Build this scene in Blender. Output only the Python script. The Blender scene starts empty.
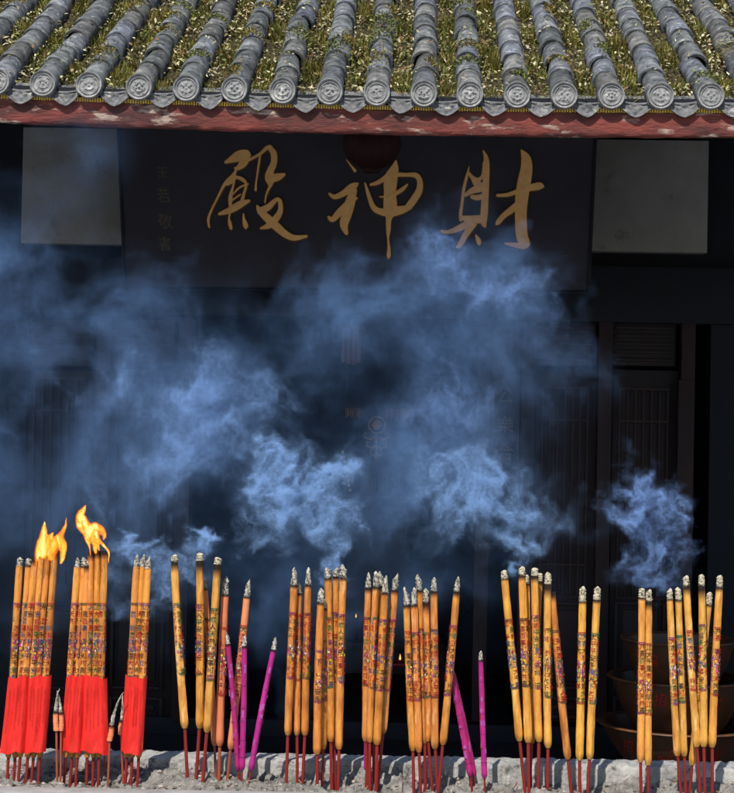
import bpy, bmesh, math, random
import numpy as np
from mathutils import Vector, Matrix

R_ = math.radians
scene = bpy.context.scene
COL = scene.collection
random.seed(7)
rng = np.random.default_rng(11)

# ------------------------------------------------------------------ camera
F, CX, CY = 1727.0, 367.0, 396.5
CAM = Vector((0, 0, 1.9))
PSI, TH, RHO = R_(1.76), R_(1.11), R_(1.1)
f0 = Vector((-math.sin(PSI), math.cos(PSI), 0)); r0 = Vector((math.cos(PSI), math.sin(PSI), 0)); zz = Vector((0, 0, 1))
FW = f0 * math.cos(TH) + zz * math.sin(TH); u0 = -f0 * math.sin(TH) + zz * math.cos(TH)
RT = r0 * math.cos(RHO) + u0 * math.sin(RHO); UP = -r0 * math.sin(RHO) + u0 * math.cos(RHO)

def ray(px, py): return FW + RT * ((px - CX) / F) - UP * ((py - CY) / F)
def at(px, py, d): return CAM + ray(px, py) * d                       # a point at a depth in front of the viewer
def on(px, py, Y):                                                    # a point on the plane y = Y
    r = ray(px, py); return CAM + r * (Y / r.y)

cd = bpy.data.cameras.new('camera'); cam = bpy.data.objects.new('camera', cd); COL.objects.link(cam)
M = Matrix((RT, UP, -FW)).transposed().to_4x4(); M.translation = CAM
cam.matrix_world = M
cd.sensor_fit = 'HORIZONTAL'; cd.sensor_width = 36; cd.lens = 36 * F / 734.0
cd.clip_start = 0.05; cd.clip_end = 500
scene.camera = cam

# ------------------------------------------------------------------ render and light
scene.view_settings.view_transform = 'Standard'; scene.view_settings.look = 'None'; scene.view_settings.exposure = 0
cy = scene.cycles
cy.use_denoising = True
try: cy.denoiser = 'OPENIMAGEDENOISE'
except Exception: pass
cy.use_adaptive_sampling = True; cy.adaptive_threshold = 0.03
cy.max_bounces = 4; cy.diffuse_bounces = 2; cy.glossy_bounces = 2; cy.transmission_bounces = 2
cy.volume_bounces = 1; cy.transparent_max_bounces = 16
cy.caustics_reflective = False; cy.caustics_refractive = False
cy.volume_max_steps = 256
cy.sample_clamp_indirect = 4

SUN_EL, SUN_AZ = R_(52), R_(195)
w = bpy.data.worlds.new('World'); scene.world = w; w.use_nodes = True
nt = w.node_tree; nt.nodes.clear()
sky = nt.nodes.new('ShaderNodeTexSky'); sky.sky_type = 'NISHITA'; sky.sun_disc = False
sky.sun_elevation = SUN_EL; sky.sun_rotation = SUN_AZ; sky.air_density = 1.0; sky.dust_density = 0.6; sky.ozone_density = 1.2
bg = nt.nodes.new('ShaderNodeBackground'); bg.inputs[1].default_value = 0.11
wo = nt.nodes.new('ShaderNodeOutputWorld')
nt.links.new(sky.outputs[0], bg.inputs[0]); nt.links.new(bg.outputs[0], wo.inputs[0])
sl = bpy.data.lights.new('sun', 'SUN'); sl.energy = 5.0; sl.angle = R_(0.5); sl.color = (1.0, 0.95, 0.87)
so = bpy.data.objects.new('sun', sl); COL.objects.link(so)
sdir = Vector((math.sin(SUN_AZ) * math.cos(SUN_EL), math.cos(SUN_AZ) * math.cos(SUN_EL), math.sin(SUN_EL)))
so.rotation_euler = sdir.to_track_quat('Z', 'Y').to_euler(); so.location = (-3, -4, 9)

# ------------------------------------------------------------------ materials
def nodes(name):
    m = bpy.data.materials.new(name); m.use_nodes = True
    return m, m.node_tree, m.node_tree.nodes['Principled BSDF']

def mat(name, c1, c2=None, rough=0.7, scale=8, detail=5, lo=.35, hi=.65, bump=0.0, bscale=None, c3=None, s3=3, lo3=.55, hi3=.7,
        attr=None, metal=0, stretch=(1, 1, 1), bdist=.01, spec=.3):
    m, t, b = nodes(name)
    L = t.links.new; N = t.nodes.new
    b.inputs['Roughness'].default_value = rough; b.inputs['Metallic'].default_value = metal
    b.inputs['Specular IOR Level'].default_value = spec
    tc = N('ShaderNodeTexCoord'); mp = N('ShaderNodeMapping'); mp.inputs['Scale'].default_value = stretch
    L(tc.outputs['Object'], mp.inputs['Vector'])
    col = None
    def noise(sc, dt=detail):
        n = N('ShaderNodeTexNoise'); n.inputs['Scale'].default_value = sc; n.inputs['Detail'].default_value = dt
        n.inputs['Roughness'].default_value = .62
        L(mp.outputs[0], n.inputs['Vector']); return n.outputs[0]
    def rangem(o, a, bb):
        r = N('ShaderNodeMapRange'); r.inputs[1].default_value = a; r.inputs[2].default_value = bb
        L(o, r.inputs[0]); return r.outputs[0]
    def mix(fac, a, bb, typ='MIX'):
        x = N('ShaderNodeMix'); x.data_type = 'RGBA'; x.blend_type = typ
        for v, i in ((fac, 0), (a, 6), (bb, 7)):
            if isinstance(v, (int, float)): x.inputs[i].default_value = v
            elif isinstance(v, (tuple, list)): x.inputs[i].default_value = (*v, 1)
            else: L(v, x.inputs[i])
        return x.outputs[2]
    c2 = c2 or tuple(x * .75 for x in c1)
    col = mix(rangem(noise(scale), lo, hi), c1, c2)
    if c3: col = mix(rangem(noise(s3, 9), lo3, hi3), col, c3)
    if attr:
        a = N('ShaderNodeVertexColor'); a.layer_name = attr
        col = mix(1.0, col, a.outputs[0], 'MULTIPLY')
    L(col, b.inputs['Base Color'])
    if bump:
        bn = N('ShaderNodeBump'); bn.inputs['Strength'].default_value = bump; bn.inputs['Distance'].default_value = bdist
        L(noise(bscale or scale * 3, 6), bn.inputs['Height']); L(bn.outputs[0], b.inputs['Normal'])
    return m

def emis(name, c, s):
    m, t, b = nodes(name); b.inputs['Base Color'].default_value = (*c, 1)
    b.inputs['Emission Color'].default_value = (*c, 1); b.inputs['Emission Strength'].default_value = s
    n = t.nodes.new('ShaderNodeTexNoise'); n.inputs['Scale'].default_value = 60
    r = t.nodes.new('ShaderNodeMapRange'); r.inputs[3].default_value = s * .7; r.inputs[4].default_value = s * 1.3
    t.links.new(n.outputs[0], r.inputs[0]); t.links.new(r.outputs[0], b.inputs['Emission Strength'])
    return m

MT = {}
MT['stone'] = mat('weathered_stone', (.46, .45, .42), (.24, .235, .22), .9, 16, 6, .35, .7, .9, 70, (.09, .09, .085), 45, .55, .68, bdist=.008)
MT['rimstone'] = mat('pale_rim_stone', (.38, .375, .36), (.235, .233, .225), .85, 10, 6, .4, .7, .4, 90, (.15, .15, .145), 30, .60, .74, bdist=.004)
MT['ash'] = mat('incense_ash', (.31, .29, .26), (.12, .112, .10), .95, 34, 6, .35, .65, .8, 160, (.46, .44, .41), 80, .58, .7, bdist=.006, attr='Col')
MT['paving'] = mat('courtyard_paving', (.20, .195, .185), (.13, .125, .12), .85, 2, 9, .35, .65, .4, 30)
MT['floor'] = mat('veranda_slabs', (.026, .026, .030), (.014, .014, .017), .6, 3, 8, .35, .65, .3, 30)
MT['redpaint'] = mat('peeling_red_paint', (.24, .058, .046), (.095, .036, .033), .8, 9, 6, .38, .62, .9, 50, (.46, .35, .29), 13, .565, .64, stretch=(.45, 1, 1.5), bdist=.008)
MT['yellow'] = mat('yellow_paint', (.92, .62, .12), (.8, .5, .09), .6, 40)
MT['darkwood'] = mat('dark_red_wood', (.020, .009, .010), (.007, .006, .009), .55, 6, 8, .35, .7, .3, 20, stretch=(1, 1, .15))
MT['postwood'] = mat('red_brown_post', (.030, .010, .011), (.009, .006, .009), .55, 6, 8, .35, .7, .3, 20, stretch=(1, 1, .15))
MT['blackwood'] = mat('shade_blue_wood', (.005, .0075, .015), (.003, .005, .010), .7, 5, 6, .35, .7, .2, 25)  # bluish black of the shaded hall put into the wood colour
MT['plaster'] = mat('shade_grey_stained_plaster', (.33, .33, .33), (.24, .24, .24), .9, 3.2, 6, .35, .68, .3, 30, (.10, .095, .085), 5, .60, .78)  # white panels greyed to carry the eave shade; the dark blotches are dirt stains
MT['board'] = mat('dark_lacquer_board', (.032, .032, .050), (.020, .020, .034), .6, 3, 6, .35, .65, .1, 30)
MT['gold'] = mat('old_gold_leaf', (1.0, .60, .24), (.88, .50, .19), .55, 20, 6, .35, .65, .3, 80)
MT['golddim'] = mat('faded_gilt', (.13, .11, .085), (.06, .055, .045), .6, 60, 6)
MT['strokeshade'] = mat('drawn_shadow_edge', (.16, .075, .025), (.08, .04, .015), .7, 20)  # brown outline round the brush strokes, a carving shadow drawn in colour
MT['tile'] = mat('grey_roof_tile', (.205, .215, .23), (.065, .07, .078), .85, 18, 6, .36, .62, 1.0, 60, (.36, .36, .33), 30, .56, .66, attr='Col', bdist=.006)
MT['tileend'] = mat('tile_end_clay', (.34, .34, .34), (.17, .172, .175), .85, 40, 6, .35, .68, .7, 120, (.52, .51, .48), 25, .56, .7, bdist=.004)
MT['drip'] = mat('drip_tile_clay', (.23, .23, .235), (.09, .092, .10), .9, 45, 6, .35, .66, .9, 110, (.44, .43, .40), 28, .58, .68, bdist=.006)
MT['pan'] = mat('mossy_pan_tile', (.10, .09, .03), (.022, .020, .012), .95, 55, 6, .4, .62, 1.0, 90, (.20, .16, .07), 70, .56, .66, bdist=.02)
MT['leafy'] = mat('dry_leaf', (.95, .95, .95), (.7, .7, .7), .75, 60, attr='Col')
MT['moss'] = mat('moss_blade', (1, 1, 1), (.75, .75, .75), .85, 30, attr='Col')
MT['goldpaste'] = mat('gold_incense_wrap', (.76, .305, .055), (.45, .14, .024), .45, 70, 5, .40, .64, 1.0, 110, (.86, .50, .18), 45, .56, .70, attr='Col', stretch=(1, 1, .22), bdist=.004, spec=.45)
MT['yellowpaste'] = mat('yellow_incense_wrap', (.82, .41, .07), (.55, .22, .035), .42, 70, 5, .40, .64, 1.0, 110, (.90, .58, .20), 45, .56, .70, attr='Col', stretch=(1, 1, .22), bdist=.004, spec=.45)
MT['salmonpaste'] = mat('salmon_incense_wrap', (.80, .27, .12), (.68, .20, .08), .6, 26, 6, .35, .7, .3, 90, attr='Col', stretch=(1, 1, .35), bdist=.002)
MT['magentapaste'] = mat('magenta_incense_wrap', (.50, .022, .22), (.34, .015, .17), .5, 30, 6, .35, .65, .2, 70, (.42, .10, .36), 45, .6, .68, attr='Col', stretch=(1, 1, .6), bdist=.002)
MT['stemred'] = mat('red_bamboo', (.30, .022, .018), (.17, .014, .012), .5, 30, 5, stretch=(1, 1, .2))
MT['stempale'] = mat('salmon_bamboo', (.38, .09, .045), (.24, .05, .03), .6, 30, 5, stretch=(1, 1, .2))
MT['ashtip'] = mat('burnt_ash_tip', (.80, .74, .63), (.46, .42, .36), .95, 130, 6, .35, .65, 1.0, 300, (.07, .065, .06), 160, .56, .64, attr='Col', bdist=.005)
MT['redpaper'] = mat('red_paper', (.80, .026, .018), (.62, .016, .012), .7, 14, 5, .35, .65, .55, 30, (.88, .05, .035), 22, .56, .72, stretch=(1, 1, .45), bdist=.006)
MT['papertext'] = mat('paper_print', (.28, .006, .006), (.42, .008, .008), .7, 200)
INK = {'inkred': (.46, .020, .018), 'inkdark': (.07, .035, .03), 'inkgreen': (.045, .14, .05), 'inkblue': (.06, .10, .22), 'inkpurple': (.26, .02, .14),
       'inkpink': (.62, .08, .22), 'inkwhite': (.72, .66, .50), 'inkyellow': (.85, .62, .06)}
for k, c in INK.items(): MT[k] = mat(k, c, None, .5, 60)
MT['bronze'] = mat('brown_glazed_bowl', (.115, .045, .020), (.065, .026, .014), .38, 5, 8, .3, .7, .15, 30, spec=.5)
MT['bowlrim'] = mat('worn_bowl_rim', (.17, .075, .032), (.09, .04, .02), .4, 20, spec=.5)
MT['redink'] = mat('red_brushed_paint', (.60, .030, .018), (.30, .03, .015), .6, 60)
MT['lantern'] = mat('dark_red_silk', (.030, .004, .007), (.018, .003, .005), .7, 12, 5)
MT['redlacquer'] = mat('red_lacquer', (.30, .015, .010), (.2, .01, .01), .4, 12)
MT['brass'] = mat('tarnished_brass', (.30, .17, .05), (.16, .09, .03), .45, 30, metal=.4)
MT['rose_wood'] = mat('pale_rose_wood', (.20, .12, .11), (.10, .06, .06), .7, 20, stretch=(3, 1, .2))
MT['bead'] = mat('pale_beads', (.55, .53, .50), None, .4, 40)
MT['flamespot'] = emis('candle_flame', (1, .50, .10), 1.3)

# ------------------------------------------------------------------ mesh building
class MB:
    def __init__(s): s.v = []; s.f = []; s.mi = []; s.c = None
    def add(s, vs, fs, mi=0, col=None):
        o = len(s.v); s.v += [tuple(x) for x in vs]; s.f += [tuple(i + o for i in q) for q in fs]; s.mi += [mi] * len(fs)
        if col is not None:
            if s.c is None: s.c = [(1, 1, 1)] * o
            s.c += [col] * len(vs) if not isinstance(col, list) else col
        elif s.c is not None: s.c += [(1, 1, 1)] * len(vs)
        return s
    def box(s, lo, hi, mi=0, bev=0):
        x0, y0, z0 = lo; x1, y1, z1 = hi
        if bev:
            b = min(bev, (x1 - x0) / 3, (y1 - y0) / 3, (z1 - z0) / 3)
            bm = bmesh.new(); bmesh.ops.create_cube(bm, size=1)
            for v in bm.verts: v.co = Vector(((x0 + x1) / 2 + v.co.x * (x1 - x0), (y0 + y1) / 2 + v.co.y * (y1 - y0), (z0 + z1) / 2 + v.co.z * (z1 - z0)))
            bmesh.ops.bevel(bm, geom=bm.edges[:], offset=b, segments=2, affect='EDGES', profile=.6)
            bm.verts.index_update()
            s.add([v.co.copy() for v in bm.verts], [[v.index for v in q.verts] for q in bm.faces], mi); bm.free(); return s
        return s.add([(x0, y0, z0), (x1, y0, z0), (x1, y1, z0), (x0, y1, z0), (x0, y0, z1), (x1, y0, z1), (x1, y1, z1), (x0, y1, z1)],
                     [(0, 3, 2, 1), (4, 5, 6, 7), (0, 1, 5, 4), (1, 2, 6, 5), (2, 3, 7, 6), (3, 0, 4, 7)], mi)
    def rings(s, rs, mi=0, cap=True, cols=None):  # cols: one colour, or a list of n colours, per ring
        n = len(rs[0]); vs = [p for r in rs for p in r]; fs = []
        for k in range(len(rs) - 1):
            for i in range(n):
                j = (i + 1) % n
                fs.append((k * n + i, k * n + j, (k + 1) * n + j, (k + 1) * n + i))
        if cap: fs.append(tuple(range(n))[::-1]); fs.append(tuple((len(rs) - 1) * n + i for i in range(n)))
        col = None
        if cols: col = [q for c in cols for q in (c if isinstance(c, list) else [c] * n)]
        return s.add(vs, fs, mi, col)
    def tube(s, pts, rad, n=10, mi=0, cap=True, cols=None, wob=0, sq=1.0):
        pts = [Vector(p) for p in pts]; rs = []
        if not hasattr(rad, '__len__'): rad = [rad] * len(pts)
        for k, p in enumerate(pts):
            t = (pts[min(k + 1, len(pts) - 1)] - pts[max(k - 1, 0)]).normalized()
            a = t.cross(Vector((0, 1, 0)))
            if a.length < .05: a = t.cross(Vector((1, 0, 0)))
            a.normalize(); b = t.cross(a)
            rs.append([p + (a * math.cos(2 * math.pi * i / n) + b * sq * math.sin(2 * math.pi * i / n)) * rad[k] * (1 + (random.random() - .5) * wob) for i in range(n)])
        return s.rings(rs, mi, cap, cols)
    def lathe(s, prof, c, n=48, mi=0):
        cx, cyy, cz = c
        return s.rings([[(cx + r * math.cos(2 * math.pi * i / n), cyy + r * math.sin(2 * math.pi * i / n), cz + z) for i in range(n)] for r, z in prof], mi, False)
    def build(s, name, mats, parent=None, smooth=True, origin=None, angle=40):
        me = bpy.data.meshes.new(name)
        vs = s.v
        if origin is not None: vs = [(a - origin[0], b - origin[1], c - origin[2]) for a, b, c in vs]
        me.from_pydata(vs, [], s.f)
        if not isinstance(mats, (list, tuple)): mats = [mats]
        for m in mats: me.materials.append(MT[m] if isinstance(m, str) else m)
        me.polygons.foreach_set('material_index', s.mi)
        if s.c is not None:
            a = me.color_attributes.new('Col', 'FLOAT_COLOR', 'POINT')
            cc = np.ones((len(s.c), 4), np.float32); cc[:, :3] = np.array(s.c, np.float32); a.data.foreach_set('color', cc.ravel())
        me.update()
        if smooth:
            me.shade_smooth()
            try: me.set_sharp_from_angle(angle=R_(angle))
            except Exception: pass
        o = bpy.data.objects.new(name, me); COL.objects.link(o)
        if origin is not None: o.location = origin
        if parent is not None:
            o.parent = parent
            o.location = Vector(origin if origin is not None else (0, 0, 0)) - parent_loc(parent)
        return o

def parent_loc(p):
    l = Vector((0, 0, 0))
    while p is not None: l += p.location; p = p.parent
    return l

def tag(o, label=None, cat=None, group=None, kind=None):
    if label: o['label'] = label
    if cat: o['category'] = cat
    if group: o['group'] = group
    if kind: o['kind'] = kind
    return o
def thing(name, loc, label, cat, group=None):
    o = bpy.data.objects.new(name, None); COL.objects.link(o); o.location = loc; o.empty_display_size = .1
    return tag(o, label, cat, group)

def glyph(ch):
    """Flat outline of one character as (verts, faces) in a unit square centred on 0."""
    if ch in GL: return GL[ch]
    cu = bpy.data.curves.new('glyph', 'FONT'); cu.body = ch; cu.size = 1; cu.resolution_u = 2
    o = bpy.data.objects.new('glyph', cu); COL.objects.link(o)
    bpy.context.view_layer.update()
    me = o.evaluated_get(bpy.context.evaluated_depsgraph_get()).to_mesh()
    v = np.array([p.co[:2] for p in me.vertices]) if len(me.vertices) else np.zeros((0, 2))
    f = [tuple(p.vertices) for p in me.polygons]
    bpy.data.objects.remove(o); bpy.data.curves.remove(cu)
    if len(v):
        mn, mx = v.min(0), v.max(0); v = (v - (mn + mx) / 2) / max((mx - mn).max(), 1e-6)
    GL[ch] = (v, f); return GL[ch]
GL = {}

# ------------------------------------------------------------------ ground
b = MB(); S = 150
b.add([(-S, -S, 0), (S, -S, 0), (S, S, 0), (-S, S, 0)], [(0, 1, 2, 3)])
m, t, bs = nodes('stone_paving')
tc = t.nodes.new('ShaderNodeTexCoord'); br = t.nodes.new('ShaderNodeTexBrick')
br.inputs['Color1'].default_value = (.34, .33, .31, 1); br.inputs['Color2'].default_value = (.26, .255, .24, 1); br.inputs['Mortar'].default_value = (.05, .05, .045, 1)
br.inputs['Scale'].default_value = 1.0; br.inputs['Brick Width'].default_value = .8; br.inputs['Row Height'].default_value = .4; br.inputs['Mortar Size'].default_value = .008
nz = t.nodes.new('ShaderNodeTexNoise'); nz.inputs['Scale'].default_value = 6; nz.inputs['Detail'].default_value = 8
mx = t.nodes.new('ShaderNodeMix'); mx.data_type = 'RGBA'; mx.blend_type = 'MULTIPLY'; mx.inputs[0].default_value = .3
t.links.new(tc.outputs['Object'], br.inputs['Vector']); t.links.new(tc.outputs['Object'], nz.inputs['Vector'])
t.links.new(br.outputs[0], mx.inputs[6]); t.links.new(nz.outputs[0], mx.inputs[7]); t.links.new(mx.outputs[2], bs.inputs['Base Color'])
bs.inputs['Roughness'].default_value = .85
tag(b.build('ground', m, smooth=False), 'grey stone slabs of the temple courtyard', None, None, 'structure')
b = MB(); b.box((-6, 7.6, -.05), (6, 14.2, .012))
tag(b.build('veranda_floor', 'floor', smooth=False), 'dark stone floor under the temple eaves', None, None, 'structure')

# ------------------------------------------------------------------ temple hall
YB, YD = 7.293, 10.6                      # eave beam, door wall
SL = R_(27)
EAVE_Y = 7.28
eaveP = on(377, 90, EAVE_Y)
EZ = eaveP.z
vS = Vector((0, math.cos(SL), math.sin(SL))); nS = Vector((0, -math.sin(SL), math.cos(SL)))
X480 = on(480, 90, EAVE_Y).x
def lift(x): return .0066 * (x - X480) ** 2                       # the eave line sweeps up towards its ends
def roofp(x, v, n): return Vector((x, EAVE_Y, EZ + lift(x))) + vS * v + nS * n

hall = thing('temple_hall', (0, 10.6, 0), 'dark timber temple hall under a mossy grey tile roof with a peeling red eave beam', 'temple')
RX0, RX1 = -4.7, 4.7
ROOFLEN = 5.6
# roof deck with hollow pan tiles between the rows
PITCH = .1975
x0r = on(377, 90, EAVE_Y).x
rowpx = [44, 90, 140, 187, 235, 283, 330, 377, 424, 470, 517, 564, 611, 660, 710]
rows = [on(p, 90, EAVE_Y).x for p in rowpx]
rows = [rows[0] - PITCH * k for k in range(16, 0, -1)] + rows + [rows[-1] + PITCH * k for k in range(1, 17)]
RW = np.array(rows)
def phase(x): q = float(np.interp(x, RW, np.arange(len(RW)))); return q % 1.0, int(round(q))
b = MB(); nv = 60; nu = 47 * 8
xs = np.linspace(rows[0], rows[-1], nu + 1)
vs = []
for i in range(nv + 1):
    v = ROOFLEN * (i / nv) ** 1.3
    for x in xs:
        ph = phase(x)[0]
        vs.append(roofp(x, v + .01, -.028 - .026 * math.sin(math.pi * ph) + .008 * ((v * 5) % 1)))
fs = [(i * (nu + 1) + j, i * (nu + 1) + j + 1, (i + 1) * (nu + 1) + j + 1, (i + 1) * (nu + 1) + j) for i in range(nv) for j in range(nu)]
b.add(vs, fs)
roof = b.build('roof', 'pan', hall)
# back slope and gable fill so the hall stays closed and casts a whole shadow
b = MB()
top = roofp(0, ROOFLEN, -.05)
b.add([(RX0, top.y, top.z), (RX1, top.y, top.z), (RX1, top.y + 4.6, top.z - 2.3), (RX0, top.y + 4.6, top.z - 2.3)], [(0, 1, 2, 3)])
b.build('rear_slope', 'tile', hall, smooth=False)

def tile_row(x, seed):
    r = random.Random(seed); b = MB(); v = 0.0; n = 14; k = 0
    while v < ROOFLEN - .3:
        ln = .235 + r.uniform(-.02, .02)
        dx, dn = r.uniform(-.006, .006), r.uniform(-.004, .005); tw = r.uniform(-.012, .012)
        sh = r.uniform(.60, 1.25); tint = r.choice([(1, 1, 1.02), (.95, .98, 1.07), (1.0, 1, .96), (1.04, .99, .90), (.98, 1, .95)])
        col = tuple(sh * q for q in tint)
        ra, rb = .0565 + r.uniform(-.002, .003), .049
        if v == 0: ra = .056; dx = dn = tw = 0
        rings = []
        for (vv, rr, inn) in ((0, ra - .012, 0), (0, ra, 0), (.02, ra + .0015, 0), (ln * .5, (ra + rb) / 2 + .001, 0), (ln + .03, rb, 0)):
            ring = []
            for i in range(n + 1):
                a = math.pi * (-.12 + 1.24 * i / n)
                rj = rr * (1 + .012 * math.sin(a * 5 + seed + k))
                nn_ = -.018 + dn + rj * math.sin(a); va = v + vv
                if v == 0 and vv < .01: va = (-.022 + nn_ * math.sin(SL)) / math.cos(SL)      # the lowest tile is cut upright
                ring.append(roofp(x + dx + tw * vv / ln + rj * math.cos(a), va, nn_))
            rings.append(ring)
        vsx = [p for q in rings for p in q]; N = n + 1
        fsx = [(q * N + i, q * N + i + 1, (q + 1) * N + i + 1, (q + 1) * N + i) for q in range(len(rings) - 1) for i in range(n)]
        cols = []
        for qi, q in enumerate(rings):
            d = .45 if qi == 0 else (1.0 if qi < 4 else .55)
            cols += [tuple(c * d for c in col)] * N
        b.add(vsx, fsx, 0, cols); v += ln; k += 1
    return b

def upr(x, dy, X_, Z_): return Vector((x + X_, EAVE_Y - .024 - dy, EZ + lift(x) - .018 + Z_))
def end_disc(x, seed):
    r = random.Random(seed * 3 + 1); b = MB(); Rr = .0565; nr, na = 24, 44
    rot = r.uniform(-.15, .15); worn = r.uniform(.7, 1.1)
    half = [(r.uniform(.1, .52), r.uniform(-.5, .52), r.uniform(.045, .1), r.uniform(.004, .009)) for _ in range(7)]
    mid = [(0, r.uniform(-.45, .5), r.uniform(.06, .13), r.uniform(.004, .01)) for _ in range(4)]
    bos = half + [(-a_, c_, d_, e_) for a_, c_, d_, e_ in half] + mid + [(.22, .14, .08, .010), (-.22, .14, .08, .010), (0, -.05, .09, .010)]
    vs = []
    for i in range(nr + 1):
        q = i / nr
        for j in range(na):
            a = 2 * math.pi * j / na
            X_, Z_ = q * math.cos(a), q * math.sin(a)
            h = .011 / (1 + math.exp(-(q - .86) * 60)) + .007 * math.exp(-((q - .72) / .035) ** 2)
            if q < .68:
                h += worn * max([e_ * math.exp(-((X_ - a_) ** 2 + (Z_ - c_) ** 2) / d_ ** 2) for a_, c_, d_, e_ in bos])
                h += worn * .005 * math.exp(-((Z_ + .36 - 1.1 * X_ * X_) / .05) ** 2) * (abs(X_) < .42)
            if i == nr: h = .002
            vs.append(upr(x, h, Rr * q * math.cos(a + rot), Rr * q * math.sin(a + rot)))
    fs = [(i * na + j, (i + 1) * na + j, (i + 1) * na + (j + 1) % na, i * na + (j + 1) % na) for i in range(nr) for j in range(na)]
    b.add(vs, [q[::-1] for q in fs])
    b.rings([[upr(x, dy, Rr * math.cos(2 * math.pi * j / na), Rr * math.sin(2 * math.pi * j / na)) for j in range(na)] for dy in (.002, -.035)], cap=False)
    return b

def drip(x, seed):
    r = random.Random(seed * 5 + 2); b = MB(); n = 28; m_ = 12; W = .088
    chip = r.random() < .3; cs_ = r.choice((-1, 1)); tilt = r.uniform(-.003, .003); dz = r.uniform(-.004, .004)
    ph = r.uniform(0, 6)
    def top_(u): return -.030 - .014 * (1 - u * u)
    def low_(u):
        l = -.050 - .056 * max(0, 1 - abs(u)) ** .95 - .006 * abs(math.sin(u * math.pi * 1.5))
        if chip and u * cs_ > .1: l += .022 * (u * cs_ - .1)
        return l
    Y0 = EAVE_Y + .004
    vs = []
    for k in range(m_ + 1):
        q = k / m_
        for i in range(n + 1):
            u = -1 + 2 * i / n
            z = top_(u) + (low_(u) - top_(u)) * q + dz + tilt * u * 2
            rel = .006 * (math.sin(abs(u) * 13 + ph) * math.sin(q * 8 + ph)) + .005 * math.cos(u * 9) * math.sin(q * 12 + 1)
            rel = max(rel, -.002)
            if k <= 1 or k >= m_ - 1 or i in (0, n): rel = .006
            vs.append((x + u * W, Y0 - rel - .016 * q, EZ + lift(x) + z))
    fs = [(k * (n + 1) + i, (k + 1) * (n + 1) + i, (k + 1) * (n + 1) + i + 1, k * (n + 1) + i + 1) for k in range(m_) for i in range(n)]
    b.add(vs, fs)
    front = vs[:n + 1]; back = [(p[0], Y0 + .10, p[2] + .052) for p in front]
    b.add(front + back, [(i, i + 1, n + 2 + i, n + 1 + i) for i in range(n)])
    lowf = vs[m_ * (n + 1):]; lowb = [(p[0], p[1] + .014, p[2]) for p in lowf]
    b.add(lowf + lowb, [(i, n + 1 + i, n + 2 + i, i + 1) for i in range(n)])
    return b

for k, x in enumerate(rows):
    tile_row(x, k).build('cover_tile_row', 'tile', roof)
    end_disc(x, k).build('tile_end', 'tileend', roof, angle=60)
    if k < len(rows) - 1: drip((x + rows[k + 1]) / 2, k).build('drip_tile', 'drip', roof, angle=60)

# moss, grass and fallen leaves lying on the roof
def blades(n, seed):
    r = np.random.default_rng(seed); V = []; C = []; Fq = []
    xs = r.uniform(-2.35, 2.35, n); vv = r.uniform(.0, 2.7, n) ** 1.0
    clump = np.sin(xs * 9 + np.sin(vv * 7) * 2) * .5 + np.sin(vv * 11 + xs * 5) * .5
    for i in range(n):
        ph, kx = phase(xs[i])
        onrow = min(ph, 1 - ph) * PITCH < .05
        if onrow: continue
        else:
            if r.random() > .72 + .38 * clump[i]: continue
            base = -.055; hgt = r.uniform(.012, .075) * (.7 + .5 * clump[i])
        a = r.uniform(0, 2 * math.pi); wd = r.uniform(.0015, .005); ln = r.normal(0, .016 if onrow else .022, 2)
        p = roofp(xs[i], vv[i], base); q = roofp(xs[i] + ln[0], vv[i] + ln[1] - .01, base + hgt)
        dx = Vector((math.cos(a) * wd, math.sin(a) * wd, 0))
        o = len(V); V += [p - dx, p + dx, q]; Fq.append((o, o + 1, o + 2))
        g = r.uniform(.5, 1.3); kind = r.random() + .25 * clump[i]
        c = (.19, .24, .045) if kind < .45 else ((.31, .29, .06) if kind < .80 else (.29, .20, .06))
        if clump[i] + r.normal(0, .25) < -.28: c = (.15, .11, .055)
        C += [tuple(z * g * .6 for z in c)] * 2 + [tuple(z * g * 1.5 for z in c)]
    rr = random.Random(9)
    for k, x in enumerate(rows):                                  # mats of moss on some of the cover tiles
        if abs(x) > 2.4: continue
        for jt in range(11):
            if rr.random() > .30: continue
            v0 = .235 * jt + rr.uniform(.06, .2); ln_ = rr.uniform(.015, .09); side = rr.uniform(.7, 2.4); sp = rr.uniform(.3, 1.1)
            ochre = rr.random() < .5
            for q in range(int(260 * ln_ / .09 * sp) + 90):
                a = min(max(rr.gauss(side, sp), .12), 3.02); vv_ = v0 + rr.gauss(0, ln_); rad_ = .0575
                if vv_ < .03: continue
                p = roofp(x + rad_ * math.cos(a), vv_, -.018 + rad_ * math.sin(a)); h_ = rr.uniform(.004, .017)
                tip_ = roofp(x + (rad_ + h_) * math.cos(a + rr.gauss(0, .12)), vv_ + rr.gauss(-.006, .010), -.018 + (rad_ + h_) * math.sin(a))
                dv = vS.cross(tip_ - p).normalized() * rr.uniform(.0015, .004) + vS * rr.uniform(-.003, .003)
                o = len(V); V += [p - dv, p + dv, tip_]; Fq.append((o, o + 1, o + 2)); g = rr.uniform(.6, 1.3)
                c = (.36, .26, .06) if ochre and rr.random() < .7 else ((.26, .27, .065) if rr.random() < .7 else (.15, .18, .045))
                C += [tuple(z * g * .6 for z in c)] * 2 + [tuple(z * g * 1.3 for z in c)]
    b = MB(); b.add(V, Fq, 0, C); return b
tag(blades(170000, 3).build('moss', 'moss', smooth=False), 'olive green moss and grass growing in the hollows of the tile roof', 'moss', None, 'stuff')

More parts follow.
